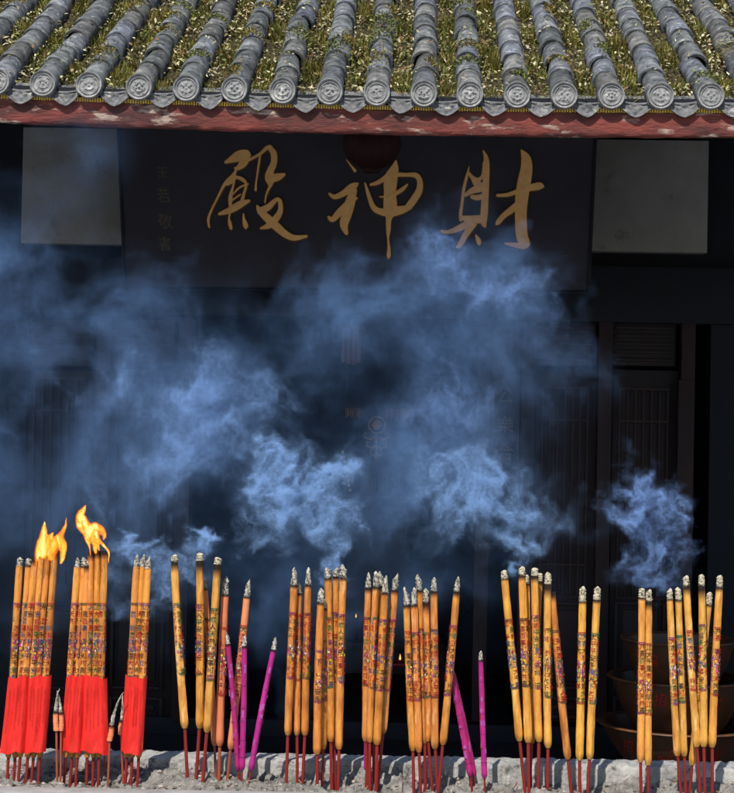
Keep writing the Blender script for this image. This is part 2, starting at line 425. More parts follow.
def leaves(n, seed):
    r = np.random.default_rng(seed); b = MB()
    for i in range(n):
        x = r.uniform(-2.35, 2.35); v = r.uniform(.02, 2.7)
        ph = phase(x)[0]; d = min(ph, 1 - ph) * PITCH
        if d < .052:
            if r.random() > .06: continue
            base = -.018 + math.sqrt(max(.0605 ** 2 - d * d, 0))
        else: base = -.050 + r.uniform(0, .045)
        L_ = r.uniform(.004, .0135) * (1.4 if r.random() < .08 else 1); W_ = L_ * r.uniform(.25, .6)
        if r.random() > .62 + .45 * math.sin(x * 5.3 + 2 * math.sin(v * 4.1)) * math.sin(v * 6.7 + x * 2.2): continue
        a = r.uniform(0, 2 * math.pi)
        tl = r.normal(0, .45, 2)
        ax = Vector((math.cos(a), math.sin(a), tl[0])).normalized(); ay = Vector((-math.sin(a), math.cos(a), tl[1])).normalized()
        up = ax.cross(ay)
        def q(u, w_, h): 
            o = ax * u + ay * w_ + up * h
            return roofp(x + o.x, v + o.y, base + o.z + .004)
        pts = [q(-L_, 0, 0), q(-L_ * .3, -W_, L_ * .25), q(L_ * .4, -W_ * .8, L_ * .25), q(L_, 0, L_ * r.uniform(0, .5)), q(L_ * .4, W_ * .8, L_ * .25), q(-L_ * .3, W_, L_ * .25), q(0, 0, 0)]
        k = r.random()
        c = (.72, .66, .44) if k < .36 else ((.44, .38, .18) if k < .60 else ((.28, .30, .11) if k < .82 else (.26, .14, .065)))
        g = r.uniform(.55, 1.15)
        b.add(pts, [(0, 1, 6), (1, 2, 6), (2, 3, 6), (3, 4, 6), (4, 5, 6), (5, 0, 6)], 0, tuple(z * g for z in c))
    return b
tag(leaves(36000, 5).build('fallen_leaves', 'leafy', smooth=False), 'pale dry leaves scattered over the moss between the tile rows', 'leaves', None, 'stuff')

# eave beam, yellow dentil strip
def extr(prof, x0, x1, n, jit=0.0):
    b = MB(); rs = []
    for i in range(n + 1):
        x = x0 + (x1 - x0) * i / n
        rs.append([(x, y + random.gauss(0, jit), z + lift(x) + random.gauss(0, jit)) for y, z in prof])
    return b.rings(rs, cap=True)
zb0 = on(367, 134.5, YB).z; zb1 = on(367, 110.5, YB).z
extr([(YB, zb0 + .006), (YB - .006, zb0 + .02), (YB - .006, zb1), (YB + .02, zb1 + .012), (YB + .16, zb1 + .03), (YB + .16, zb0 + .04), (YB + .012, zb0)], RX0, RX1, 230, .0012).build('eave_beam', 'redpaint', hall)
zt = on(367, 107.6, YB - .01).z
b = MB(); n_ = 480
for i in range(n_):
    x = -2.6 + 5.2 * i / n_; x2 = x + 5.2 / n_; l0 = lift(x)
    j = random.uniform(-.001, .001)
    b.box((x, YB - .006, zt - .010 + l0), (x2, YB + .02, zt + .05 + l0), 0)
    b.box((x, YB - .010, zt - .009 + j + l0), (x + .0072, YB - .0065, zt + .009 + j + l0), 1)
b.build('eave_trim', ['blackwood', 'yellow'], hall, smooth=False)
# eave soffit with rafters, deep veranda ceiling
b = MB()
p0 = roofp(0, .1, -.11)
b.add([(RX0, p0.y, p0.z), (RX1, p0.y, p0.z), (RX1, p0.y + 3.4, p0.z + 3.4 * math.tan(SL)), (RX0, p0.y + 3.4, p0.z + 3.4 * math.tan(SL))], [(0, 3, 2, 1)])
b.build('soffit', 'blackwood', hall, smooth=False)
b = MB()
for x in np.arange(-4.5, 4.51, .3):
    for k in range(1): b.add([Vector((x + sx * .03, p0.y + .3 + yy, p0.z - .005 + (.3 + yy) * math.tan(SL) - zz_)) for yy in (0, 3.0) for sx, zz_ in ((-1, 0), (1, 0), (1, .07), (-1, .07))],
                             [(0, 1, 2, 3), (7, 6, 5, 4), (0, 4, 5, 1), (1, 5, 6, 2), (2, 6, 7, 3), (3, 7, 4, 0)])
b.build('rafters', 'blackwood', hall, smooth=False)

# door wall
def X(px, Y, py=450): return on(px, py, Y).x
def Z(py, Y, px=360): return on(px, py, Y).z
def wallbox(part, mt, px0, px1, py0, py1, Y0, Y1, bev=.006, parent=None):
    b = MB(); b.box((X(px0, Y0, (py0 + py1) / 2), Y0, max(.012, Z(py1, Y0, (px0 + px1) / 2))), (X(px1, Y0, (py0 + py1) / 2), Y1, Z(py0, Y0, (px0 + px1) / 2)), 0, bev)
    return b.build(part, mt, parent or hall, angle=30)
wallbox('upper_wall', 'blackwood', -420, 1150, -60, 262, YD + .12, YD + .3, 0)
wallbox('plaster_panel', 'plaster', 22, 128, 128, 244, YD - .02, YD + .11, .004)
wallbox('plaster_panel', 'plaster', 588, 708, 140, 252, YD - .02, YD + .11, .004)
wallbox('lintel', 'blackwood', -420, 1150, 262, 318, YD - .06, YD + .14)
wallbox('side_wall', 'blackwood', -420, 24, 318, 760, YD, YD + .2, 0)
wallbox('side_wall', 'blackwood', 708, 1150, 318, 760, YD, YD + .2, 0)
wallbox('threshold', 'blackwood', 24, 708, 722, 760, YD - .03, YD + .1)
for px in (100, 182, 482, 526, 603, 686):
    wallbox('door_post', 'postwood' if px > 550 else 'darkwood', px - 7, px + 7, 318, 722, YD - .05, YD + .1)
wallbox('corner_post', 'postwood', 676, 692, 380, 722, YD - .09, YD - .055)
for (a, c) in ((24, 93), (107, 175), (533, 596), (610, 676)):
    # transom of slats
    tr = wallbox('transom', 'darkwood', a, c, 320, 366, YD + .02, YD + .06)
    b = MB()
    for k in range(5):
        z = Z(328 + k * 8, YD, (a + c) / 2)
        b.box((X(a + 4, YD), YD - .006, z - .008), (X(c - 4, YD), YD + .018, z + .008), 0, .003)
    b.build('slats', 'postwood' if a > 500 else 'darkwood', tr)
    leaf = wallbox('door_leaf', 'darkwood', a, c, 370, 722, YD + .02, YD + .06)
    wl = (c - a)
    def fr(nm, q0, q1, y0, y1):
        b = MB(); x0, x1, z0, z1 = X(q0, YD), X(q1, YD), Z(y1, YD, (a + c) / 2), Z(y0, YD, (a + c) / 2); tt = .022
        b.box((x0, YD - .004, z0), (x0 + tt, YD + .0185, z1), 0, .004); b.box((x1 - tt, YD - .004, z0), (x1, YD + .0185, z1), 0, .004)
        b.box((x0 + tt, YD - .003, z0), (x1 - tt, YD + .0185, z0 + tt), 0, .004); b.box((x0 + tt, YD - .003, z1 - tt), (x1 - tt, YD + .0185, z1), 0, .004)
        b.box((x0 + tt + .03, YD + .004, z0 + tt + .03), (x1 - tt - .03, YD + .0185, z1 - tt - .03), 0, .008)
        return b.build(nm, 'postwood' if a > 500 else 'darkwood', leaf)
    fr('raised_panel', a + 7, c - 7, 602, 690); fr('raised_panel', a + 7, c - 7, 697, 719)
    b = MB(); n = 6
    for k in range(n + 1):
        x = X(a + 9 + (wl - 18) * k / n, YD)
        b.box((x - .006, YD - .002, Z(592, YD)), (x + .006, YD + .0185, Z(384, YD)))
    for k, yy in enumerate((384, 416, 560, 592)):
        z = Z(yy, YD); b.box((X(a + 8, YD), YD - .008, z - .008), (X(c - 8, YD), YD + .014, z + .008))
    b.build('lattice', 'postwood' if a > 500 else 'darkwood', leaf)
# room behind the open doorway
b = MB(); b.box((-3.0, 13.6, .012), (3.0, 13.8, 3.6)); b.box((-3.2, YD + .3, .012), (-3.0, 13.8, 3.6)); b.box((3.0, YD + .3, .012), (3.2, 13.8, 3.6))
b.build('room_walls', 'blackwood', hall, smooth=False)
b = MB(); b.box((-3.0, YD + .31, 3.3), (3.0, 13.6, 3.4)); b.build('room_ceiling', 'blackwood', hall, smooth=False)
# columns either side of the bay, carrying the eave beam
for x in (X(-60, 8.2), X(800, 8.2)):
    b = MB(); b.lathe([(.17, .3), (.17, 3.35)], (x, 8.2, 0), 32); b.lathe([(.0, .0), (.27, .0), (.29, .1), (.26, .22), (.2, .31), (.15, .31)], (x, 8.2, 0), 32)
    b.build('column', 'postwood', hall)

# ------------------------------------------------------------------ name plaque and its calligraphy
YP = 9.9
pl = thing('name_plaque', on(358, 292, YP), 'wide dark name board with three large gold brush characters under the eaves', 'sign')
TILT = R_(14)
cpl = on(358, 215, YP)
def plq(px, py, h=0.0):                    # on the tilted board face, h in front of it
    q = on(px, py, YP); dz = q.z - cpl.z
    return Vector((q.x, YP - math.sin(TILT) * dz * 1.0 - h * math.cos(TILT), q.z + h * math.sin(TILT) * 0))
def plq_poly(b, pts, h0, h1, mi):
    n = len(pts)
    vs = [plq(x, y, h1) for x, y in pts] + [plq(x, y, h0) for x, y in pts]
    b.add(vs, [tuple(range(n))] + [(i, n + i, n + (i + 1) % n, (i + 1) % n) for i in range(n)], mi)
b = MB()
A = [plq(*p, 0) for p in ((122, 118), (594, 122), (590, 291), (122, 287))]
Bk = [p + Vector((0, .06, 0)) for p in A]
b.add(A + Bk, [(0, 3, 2, 1), (4, 5, 6, 7), (0, 1, 5, 4), (1, 2, 6, 5), (2, 3, 7, 6), (3, 0, 4, 7)])
b.build('board', 'board', pl, smooth=False)
b = MB()
for (p, q) in (((122, 118), (122, 287)), ((594, 122), (590, 291)), ((122, 287), (590, 291))):
    b.tube([plq(*p, .008), plq(*q, .008)], .010, 8)
b.build('edge_moulding', 'blackwood', pl)

def catmull(P, sub=6):
    P = [np.array(p, float) for p in P]; out = []
    for i in range(len(P) - 1):
        p0 = P[max(i - 1, 0)]; p1 = P[i]; p2 = P[i + 1]; p3 = P[min(i + 2, len(P) - 1)]
        for k in range(sub):
            t_ = k / sub
            out.append(.5 * ((2 * p1) + (-p0 + p2) * t_ + (2 * p0 - 5 * p1 + 4 * p2 - p3) * t_ ** 2 + (-p0 + 3 * p1 - 3 * p2 + p3) * t_ ** 3))
    out.append(P[-1]); return out
def stroke(b, P, org, sc, lvl, mi, grow=0.0):
    Q = catmull(P); L = []; Rr = []
    for i, q in enumerate(Q):
        a = Q[max(i - 1, 0)]; c = Q[min(i + 1, len(Q) - 1)]
        d = c[:2] - a[:2]; d = d / (np.hypot(*d) + 1e-9); nrm = np.array([-d[1], d[0]])
        wv = max(q[2], 3) / 2 + grow
        L.append(q[:2] + nrm * wv); Rr.append(q[:2] - nrm * wv)
    cap0 = Q[0][:2] - (Q[1][:2] - Q[0][:2]) / (np.hypot(*(Q[1][:2] - Q[0][:2])) + 1e-9) * (max(Q[0][2], 3) * .45 + grow)
    cap1 = Q[-1][:2] + (Q[-1][:2] - Q[-2][:2]) / (np.hypot(*(Q[-1][:2] - Q[-2][:2])) + 1e-9) * (max(Q[-1][2], 3) * .45 + grow)
    n = len(Q); T = lambda p: (org[0] + p[0] / sc, org[1] + p[1] / sc)
    def P3(p, h): return plq(*T(p), h)
    h0, h1 = .001, lvl
    vs = [P3(p, h1 - .0015) for p in L] + [P3(q[:2], h1) for q in Q] + [P3(p, h1 - .0015) for p in Rr]
    fs = []
    for i in range(n - 1):
        fs += [(i, i + 1, n + i + 1, n + i), (n + i, n + i + 1, 2 * n + i + 1, 2 * n + i)]
    o = len(vs); vs += [P3(cap0, h1 - .0015), P3(cap1, h1 - .0015)]
    fs += [(o, 0, n), (o, n, 2 * n), (n - 1, o + 1, 2 * n - 1), (2 * n - 1, o + 1, 3 * n - 1)]
    rim = [o] + list(range(n)) + [o + 1] + [2 * n + i for i in range(n)][::-1]
    m0 = len(vs)
    low = [P3(cap0, h0)] + [P3(p, h0) for p in L] + [P3(cap1, h0)] + [P3(p, h0) for p in Rr][::-1]
    vs += low; k = len(rim)
    fs += [(rim[i], rim[(i + 1) % k], m0 + (i + 1) % k, m0 + i) for i in range(k)]
    b.add(vs, fs, mi)

DIAN = ((190, 140), 5.646, [
    [(208, 138, 14), (245, 122, 36), (285, 105, 58), (325, 95, 50), (345, 100, 24)], [(330, 100, 40), (310, 140, 44), (280, 168, 26), (262, 170, 14)],
    [(335, 128, 14), (400, 95, 14), (440, 62, 20), (465, 56, 24)], [(455, 58, 24), (480, 90, 34), (480, 140, 34), (462, 180, 38), (450, 220, 44), (462, 255, 34)],
    [(450, 228, 46), (500, 218, 40), (532, 206, 20), (540, 200, 10)], [(405, 95, 10), (392, 170, 11), (378, 250, 9), (375, 290, 14)],
    [(270, 172, 8), (255, 205, 20), (222, 245, 34), (198, 262, 16), (160, 330, 12), (122, 400, 11), (104, 450, 14), (108, 492, 10)],
    [(205, 248, 18), (240, 242, 24), (265, 215, 18)], [(258, 225, 14), (248, 270, 10), (232, 330, 22), (230, 400, 14), (221, 440, 8), (225, 470, 20), (231, 500, 16)],
    [(255, 215, 14), (300, 230, 20), (322, 258, 14), (308, 310, 14), (298, 345, 20)], [(248, 310, 7), (285, 275, 9), (335, 255, 8)], [(240, 345, 10), (290, 312, 8)],
    [(165, 420, 14), (230, 398, 34), (290, 365, 36), (340, 346, 12)], [(304, 418, 7), (305, 445, 14), (313, 480, 28), (314, 496, 16)],
    [(462, 258, 18), (436, 310, 9), (426, 358, 7)], [(382, 375, 12), (400, 400, 36), (445, 382, 34), (490, 342, 20), (510, 350, 22), (512, 400, 28), (490, 440, 36), (450, 480, 34), (398, 499, 10)],
    [(395, 400, 36), (440, 445, 44), (490, 490, 46), (540, 532, 38), (590, 551, 30), (658, 542, 14)]])
SHEN = ((320, 140), 6.345, [
    [(172, 140, 5), (200, 175, 9), (226, 208, 20)], [(60, 345, 14), (95, 366, 28), (150, 345, 36), (205, 308, 48), (240, 285, 18)],
    [(218, 318, 40), (192, 400, 62), (172, 470, 62), (152, 535, 52), (168, 592, 22)], [(195, 400, 50), (125, 462, 44), (80, 505, 30), (55, 490, 20)], [(200, 395, 26), (238, 372, 10)],
    [(484, 145, 8), (472, 200, 56), (450, 260, 84), (445, 340, 76), (446, 440, 84), (436, 505, 36), (434, 570, 27), (432, 622, 12), (437, 680, 18), (435, 728, 24), (433, 748, 6)],
    [(288, 282, 10), (308, 350, 22), (340, 430, 32), (390, 458, 40), (450, 458, 60), (520, 446, 48), (565, 432, 30)],
    [(322, 292, 14), (365, 280, 24), (410, 255, 30), (450, 225, 40)], [(470, 230, 28), (550, 232, 22), (610, 236, 30), (634, 275, 34), (628, 330, 42), (598, 380, 44), (560, 430, 44)],
    [(380, 365, 7), (430, 368, 12)], [(470, 352, 24), (522, 322, 24), (556, 290, 10)]])
CAI = ((435, 140), 6.117, [
    [(206, 175, 5), (195, 225, 16), (176, 300, 18), (166, 380, 18), (157, 450, 20), (158, 492, 20)], [(292, 82, 6), (311, 140, 32), (310, 250, 38), (305, 350, 42), (300, 450, 44), (298, 505, 36), (308, 532, 12)],
    [(200, 205, 14), (225, 238, 22), (262, 252, 22), (290, 225, 18), (294, 150, 10)], [(180, 345, 18), (225, 318, 34), (270, 300, 50), (300, 285, 40)], [(225, 240, 18), (255, 275, 44), (285, 300, 44)],
    [(222, 352, 22), (260, 358, 30), (300, 345, 30)], [(165, 478, 26), (225, 486, 44), (290, 486, 50)], [(225, 500, 50), (135, 545, 34), (75, 562, 20), (38, 556, 14)],
    [(235, 505, 50), (188, 578, 36), (152, 640, 30), (132, 652, 10)], [(250, 580, 8), (266, 612, 28), (272, 634, 20)],
    [(522, 80, 10), (548, 125, 54), (555, 180, 70), (543, 260, 80), (530, 340, 80), (525, 420, 72), (525, 500, 70), (532, 580, 70), (548, 628, 66)], [(572, 632, 30), (545, 645, 36), (490, 640, 26), (428, 630, 8)],
    [(378, 345, 16), (440, 342, 22), (510, 320, 28), (590, 298, 40), (635, 290, 42), (655, 292, 22)], [(510, 395, 40), (470, 428, 40), (420, 465, 32), (388, 502, 30), (374, 516, 12)]])
for org, sc, ST in (DIAN, SHEN, CAI):
    b = MB()
    for i, P in enumerate(ST): stroke(b, P, org, sc, .004 + .0004 * i, 1, 7)
    for i, P in enumerate(ST): stroke(b, P, org, sc, .014 + .0006 * i, 0)
    b.build('gold_character', ['gold', 'strokeshade'], pl, smooth=False)
for ch, (gx, gy, s_) in zip('王若敬書', ((164, 174, 11), (164, 196, 14), (165, 221, 15), (164, 243, 14))):
    v, f = glyph(ch)
    b = MB(); b.add([plq(gx + p[0] * s_ * .9 - p[1] * 1.5, gy - p[1] * s_, .004) for p in v], f)
    b.build('inscribed_character', 'golddim', pl, smooth=False)

# red lantern hanging before the board
c = on(372, 143, 9.3); r = .155
t_ = thing('red_lantern', c, 'dark red silk lantern hanging before the middle gold character', 'lantern')
b = MB(); n = 64; rs = []
for k in range(13):
    a = -math.pi / 2 * .93 + math.pi * .93 * k / 12
    rs.append([(c.x + r * math.cos(a) * (1 + .02 * math.cos(16 * 2 * math.pi * i / n)) * math.cos(2 * math.pi * i / n), c.y + r * math.cos(a) * (1 + .02 * math.cos(16 * 2 * math.pi * i / n)) * math.sin(2 * math.pi * i / n), c.z + r * .95 * math.sin(a)) for i in range(n)])
b.rings(rs); b.build('lantern_shade', 'lantern', t_, angle=80)
b = MB(); b.lathe([(.001, -.015), (.045, -.015), (.05, .0), (.045, .015), (.001, .015)], (c.x, c.y, c.z - r * .94), 24); b.build('bottom_ring', 'lantern', t_)
b = MB(); b.lathe([(.001, -.015), (.045, -.015), (.05, .0), (.045, .015), (.001, .015)], (c.x, c.y, c.z + r * .94), 24); b.tube([(c.x, c.y, c.z + r), (c.x, c.y, c.z + .62)], .006, 6); b.build('hanger', 'blackwood', t_)

# couplet boards on the door posts
def couplet(px, chars, ys, label, sz):
    Y = YD - .075
    o = thing('couplet_board', on(px, 470, Y), label, 'sign', 'couplet boards beside the doorway')
    b = MB(); b.box((X(px - 14, Y), Y, Z(500, Y, px)), (X(px + 14, Y), Y + .02, Z(325, Y, px)), 0, .006); b.build('board', 'darkwood', o)
    for ch, y in zip(chars, ys):
        v, f = glyph(ch); b = MB()
        b.add([on(px + p[0] * sz, y - p[1] * sz, Y - .004) for p in v], f)
        b.build('faint_character', 'golddim', o, smooth=False)
couplet(505, '公樂合', (395, 424, 452), 'dark vertical board with faint characters between the doorway and the slatted doors', 17)

# things seen dimly inside the doorway
Yi = 12.4
def tpos(px, py, Y=Yi): return on(px, py, Y)
o = thing('altar_table', (X(375, 12.6), 12.6, .012), 'dark altar table deep inside the doorway behind the smoke', 'table')
zt_ = Z(640, 12.6); b = MB(); b.box((X(300, 12.6), 12.45, zt_ - .06), (X(450, 12.6), 13.1, zt_), 0, .01); b.build('table_top', 'darkwood', o)
for sx in (306, 444):
    for yy in (12.48, 13.04):
        b = MB(); x = X(sx, 12.6); b.box((x - .03, yy, .012), (x + .03, yy + .06, zt_ - .061), 0, .006); b.build('leg', 'darkwood', o)
b = MB(); b.box((X(302, 12.6), 12.452, zt_ - .22), (X(448, 12.6), 12.465, zt_ - .062)); b.build('apron', 'darkwood', o)
# shrine cabinet standing on the table
o = thing('shrine_cabinet', (X(378, 12.9), 12.9, zt_), 'dim carved shrine cabinet with a dull gilt grille deep in the doorway', 'shrine')
b = MB(); b.box((X(350, 12.9), 12.72, zt_), (X(408, 12.9), 13.08, Z(500, 12.9)), 0, .01); b.build('cabinet', 'darkwood', o)
b = MB()
for k in range(9):
    x = X(364 + k * 3.7, 12.7); b.box((x, 12.70, Z(492, 12.7)), (x + .012, 12.716, Z(476, 12.7)))
b.build('grille', 'golddim', o, smooth=False)
b = MB(); b.box((X(346, 12.9), 12.70, Z(499, 12.9)), (X(412, 12.9), 13.1, Z(494, 12.9)), 0, .006); b.build('cornice', 'darkwood', o)
# gilt fringes
for (a, c_, lab) in ((384, 413, 'wider gilt fringe hanging in the dark doorway beside the gilt ornament'), (344, 360, 'short gilt fringe hanging in the dark doorway below the slatted hanging')):
    o = thing('gilt_fringe', tpos((a + c_) / 2, 405, 11.6), lab, 'fringe', 'gilt fringes in the doorway')
    b = MB(); b.box((X(a, 11.6), 11.59, Z(408, 11.6)), (X(c_, 11.6), 11.61, Z(404, 11.6)), 0, .004)
    b.tube([(X(a + 2, 11.6), 11.6, Z(405, 11.6)), (X(a + 2, 11.6), 11.6, 3.3)], .004, 6); b.tube([(X(c_ - 2, 11.6), 11.6, Z(405, 11.6)), (X(c_ - 2, 11.6), 11.6, 3.3)], .004, 6)
    b.build('rail', 'blackwood', o)
    b = MB()
    nn = int((c_ - a) / 1.6)
    for k in range(nn):
        x = X(a + (c_ - a) * (k + .5) / nn, 11.6); b.tube([(x, 11.6, Z(407, 11.6)), (x + random.uniform(-.004, .004), 11.598, Z(418 + random.uniform(-2, 4), 11.6))], .0035, 5)
    b.build('tassel_fringe', 'brass', o)
# ornament: gilt disc over branching arms
p = tpos(377, 425, 11.5)
o = thing('gilt_ornament', p, 'small gilt hanging ornament with an orange disc above a branching pendant in the doorway', 'ornament')
b = MB(); b.tube([p, (p.x, p.y, 3.3)], .003, 6); b.build('cord', 'blackwood', o)
b = MB(); b.lathe([(.0, -.035), (.02, -.03), (.036, 0), (.02, .03), (.0, .035)], p, 20); b.build('disc', mat('orange_gilt', (.55, .25, .06), None, .4, 30), o)
b = MB()
ringp = [p + Vector((.055 * math.cos(a), 0, .055 * math.sin(a))) for a in np.linspace(0, 2 * math.pi, 25)]
b.tube(ringp, .006, 6); b.build('ring', 'brass', o)
b = MB()
for s_ in (-1, 1):
    for dz, ln in ((-.075, .085), (-.135, .065), (-.185, .04)):
        s0 = p + Vector((0, 0, dz))
        b.tube([s0, s0 + Vector((s_ * ln * .5, 0, -.022)), s0 + Vector((s_ * ln, 0, -.004)), s0 + Vector((s_ * ln * .92, -.004, .024)), s0 + Vector((s_ * ln * .7, 0, .016))], [.008, .009, .007, .006, .003], 6)
b.lathe([(.0, -.245), (.012, -.235), (.016, -.215), (.006, -.19), (.010, -.12), (.014, -.09), (.006, -.055), (.0, -.05)], p, 10)
b.build('scrolled_pendant', 'brass', o)
# slatted wooden hanging
p = tpos(351, 328, 11.4)
o = thing('wooden_hanging', p, 'pale slatted wooden panel hanging high in the open doorway', 'hanging')
b = MB()
for k in range(4):
    x0, x1 = X(341.5 + k * 5, 11.4, 345), X(346 + k * 5, 11.4, 345)
    b.box((x0, 11.39, Z(364, 11.4) + random.uniform(-.01, .01)), (x1, 11.41, Z(329, 11.4)), 0, .004)
b.build('slats', 'rose_wood', o)
b = MB(); b.box((X(339, 11.4, 330), 11.385, Z(329.5, 11.4)), (X(364, 11.4, 330), 11.415, Z(326, 11.4)), 0, .004); b.tube([p, (p.x, p.y, 3.3)], .005, 6); b.build('hanger', 'rose_wood', o)
# beads
p0_, p1_ = tpos(343, 452, 11.3), tpos(350, 490, 11.3)
o = thing('bead_string', p0_, 'short string of pale beads hanging in the doorway behind the smoke', 'beads')
b = MB(); b.tube([Vector((p0_.x, p0_.y, 3.3)), p0_, p1_], .002, 5); b.build('cord', 'blackwood', o)
b = MB()
for k in range(9):
    c_ = p0_.lerp(p1_, k / 8); b.lathe([(.0, -.012), (.009, -.008), (.011, 0), (.009, .008), (.0, .012)], c_, 10)
b.build('beads', 'bead', o)
# oil lamps
for (px, py, Y, lab) in ((400, 662, 11.9, 'red glass oil lamp burning with a small flame on a bar inside the doorway'), (356, 618, 12.6, 'tiny burning candle on the altar table in the dark doorway')):
    p = tpos(px, py, Y)
    if py > 640:
        o = thing('oil_lamp', (p.x, p.y, .012), lab, 'lamp')
        b = MB(); b.box((X(385, Y), Y - .02, p.z - .03), (X(416, Y), Y + .02, p.z - .008), 0, .008); b.build('bar', 'redlacquer', o)
        b = MB(); b.lathe([(.0, -.008), (.02, -.008), (.03, .012), (.026, .014), (.0, .0)], p, 16); b.build('cup', 'redlacquer', o)
        b = MB()
        for s_ in (387, 414): b.tube([(X(s_, Y), Y, .012), (X(s_, Y), Y, p.z - .029)], .008, 8)
        b.build('stand', 'blackwood', o)
        fz = p.z + .012; fs_ = .018
    else:
        o = thing('candle', (p.x, p.y, zt_), lab, 'candle')
        b = MB(); b.tube([(p.x, p.y, zt_), (p.x, p.y, p.z)], .012, 10); b.build('wax', 'darkwood', o)
        fz = p.z + .002; fs_ = .013
    b = MB(); b.lathe([(.0, 0), (.35 * fs_, .35 * fs_), (.42 * fs_, .8 * fs_), (.22 * fs_, 1.7 * fs_), (.0, 2.6 * fs_)], (p.x, p.y, fz), 12); b.build('flame', 'flamespot', o)

# ------------------------------------------------------------------ stacked bowls
YW = 9.7
wc = X(678, YW, 700)
wpx = YW / F
stand = thing('bowl_stand', (wc, YW, .012), 'low dark stone block under the stacked brown bowls', 'stand')
b = MB(); zbot = Z(772, YW, 678)
zbot = max(zbot, .05)
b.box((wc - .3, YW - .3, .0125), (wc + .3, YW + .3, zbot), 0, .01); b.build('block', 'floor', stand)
zr = [Z(y, YW, 678) for y in (722, 676, 638)]
Rb = [80 * wpx, 70 * wpx, 58 * wpx]
bases = [zbot, zr[0] - .08, zr[1] - .10]
names = ['largest brown bowl with red characters at the bottom of the stack', 'middle brown bowl nested in the stack of three', 'smallest brown bowl on top of the stack of three']
texts = [((-62, 14, '招'), (-22, 26, '财'), (-10, 14, '进'), (30, 18, '宝')), ((-26, 12, '招'), (0, 14, '财'), (30, 14, '宝')), ((-34, 14, '福'), (10, 14, '財'))]
for i in range(3):
    z0 = bases[i]; H = zr[i] - z0; RR = Rb[i]
    o = thing('brown_bowl', (wc, YW, z0), names[i], 'bowl', 'stacked brown bowls')
    prof = [(RR * .0, 0), (RR * .50, 0), (RR * .56, .012), (RR * .70, H * .28), (RR * .84, H * .62), (RR * .93, H * .92), (RR * .94, H * .97)]
    pin = [(RR * .91, H * .97), (RR * .88, H * .8), (RR * .68, H * .35), (RR * .4, H * .18), (0.0, H * .16)]
    def rad(z):
        q = [(h, r_) for r_, h in prof]
        for (h0, r_0), (h1, r_1) in zip(q, q[1:]):
            if h0 <= z <= h1 and h1 > h0: return r_0 + (r_1 - r_0) * (z - h0) / (h1 - h0)
        return RR * .94
    b = MB(); b.lathe(prof + pin, (wc, YW, z0), 72); b.build('bowl_body', 'bronze', o)
    b = MB(); b.lathe([(RR * .925, H * .965), (RR * .99, H * .965), (RR * 1.005, H * .985), (RR * .995, H * 1.005), (RR * .93, H * 1.005), (RR * .90, H * .985), (RR * .925, H * .965)], (wc, YW, z0), 72); b.build('rim', 'bowlrim', o)
    for dx, dy, ch in texts[i]:
        v, f = glyph(ch); b = MB(); vs = []
        for p in v:
            s_ = 13 * wpx; zz_ = H - dy * wpx - .02 + p[1] * s_
            rr = rad(zz_) + .003; ang = (dx * wpx + p[0] * s_) / rr
            vs.append((wc + rr * math.sin(ang), YW - rr * math.cos(ang), z0 + zz_))
        b.add(vs, f); b.build('red_character', 'redink', o, smooth=False)

# ------------------------------------------------------------------ incense trough
Df, Db = 3.88, 4.14
def tr(px, dz_, d):                      # trough frame: along the viewer's right, height relative to the rim, depth
    p = at(px, 396.5, d); return Vector((p.x, p.y, RIMZ + dz_))
RIMZ = at(367, 791, Df).z
axr = Vector((r0.x, r0.y, 0)); ayr = Vector((f0.x, f0.y, 0))
T0 = Vector((0, 0, 0))
def trp(x, d, z): q = axr * x + ayr * d; return Vector((q.x, q.y, z))
trough = thing('incense_trough', trp(0, 4.0, 0), 'long pale stone trough of ash holding the row of incense', 'incense burner')
def ruggedbar(x0, x1, d0, d1, z0, z1, n, jit, ch):
    b = MB(); rs = []
    rn = np.random.default_rng(int(d0 * 1000))
    prof = [(d0, z0), (d0, z1 - ch), (d0 + ch * .3, z1 - ch * .3), (d0 + ch, z1), ((d0 + d1) / 2, z1), (d1 - ch, z1), (d1 - ch * .3, z1 - ch * .3), (d1, z1 - ch), (d1, z0)]
    prof2 = []
    for (a, c), (a2, c2) in zip(prof, prof[1:] + prof[:1]): prof2 += [(a, c)]
    sm = np.zeros((n + 1, len(prof), 2))
    raw = rn.normal(0, 1, (n + 1, len(prof), 2)); 
    sm = raw + np.roll(raw, 1, 0) + np.roll(raw, -1, 0) + .6 * np.roll(raw, 2, 0); sm *= jit / 1.9
    for i in range(n + 1):
        x = x0 + (x1 - x0) * i / n
        rs.append([trp(x, dd + sm[i, k, 0], z + sm[i, k, 1]) for k, (dd, z) in enumerate(prof)])
    return b.rings(rs, cap=True)
ruggedbar(-1.45, 1.45, Df - .09, Df, RIMZ - .30, RIMZ, 900, .0004, .006).build('front_wall', 'rimstone', trough)
ruggedbar(-1.45, 1.45, Db, Db + .10, RIMZ - .30, RIMZ + .018, 900, .0013, .009).build('back_wall', 'stone', trough)
for s_ in (-1, 1):
    ruggedbar(min(s_ * 1.45, s_ * 1.36), max(s_ * 1.45, s_ * 1.36), Df + .001, Db - .001, RIMZ - .30, RIMZ - .003, 6, .001, .01).build('end_wall', 'stone', trough)
b = MB()
q = [trp(x, d, z) for z in (RIMZ - .34, RIMZ - .3005) for x, d in ((-1.45, Df - .09), (1.45, Df - .09), (1.45, Db + .1), (-1.45, Db + .1))]
b.add(q, [(0, 3, 2, 1), (4, 5, 6, 7), (0, 1, 5, 4), (1, 2, 6, 5), (2, 3, 7, 6), (3, 0, 4, 7)]); b.build('floor_slab', 'stone', trough, smooth=False)
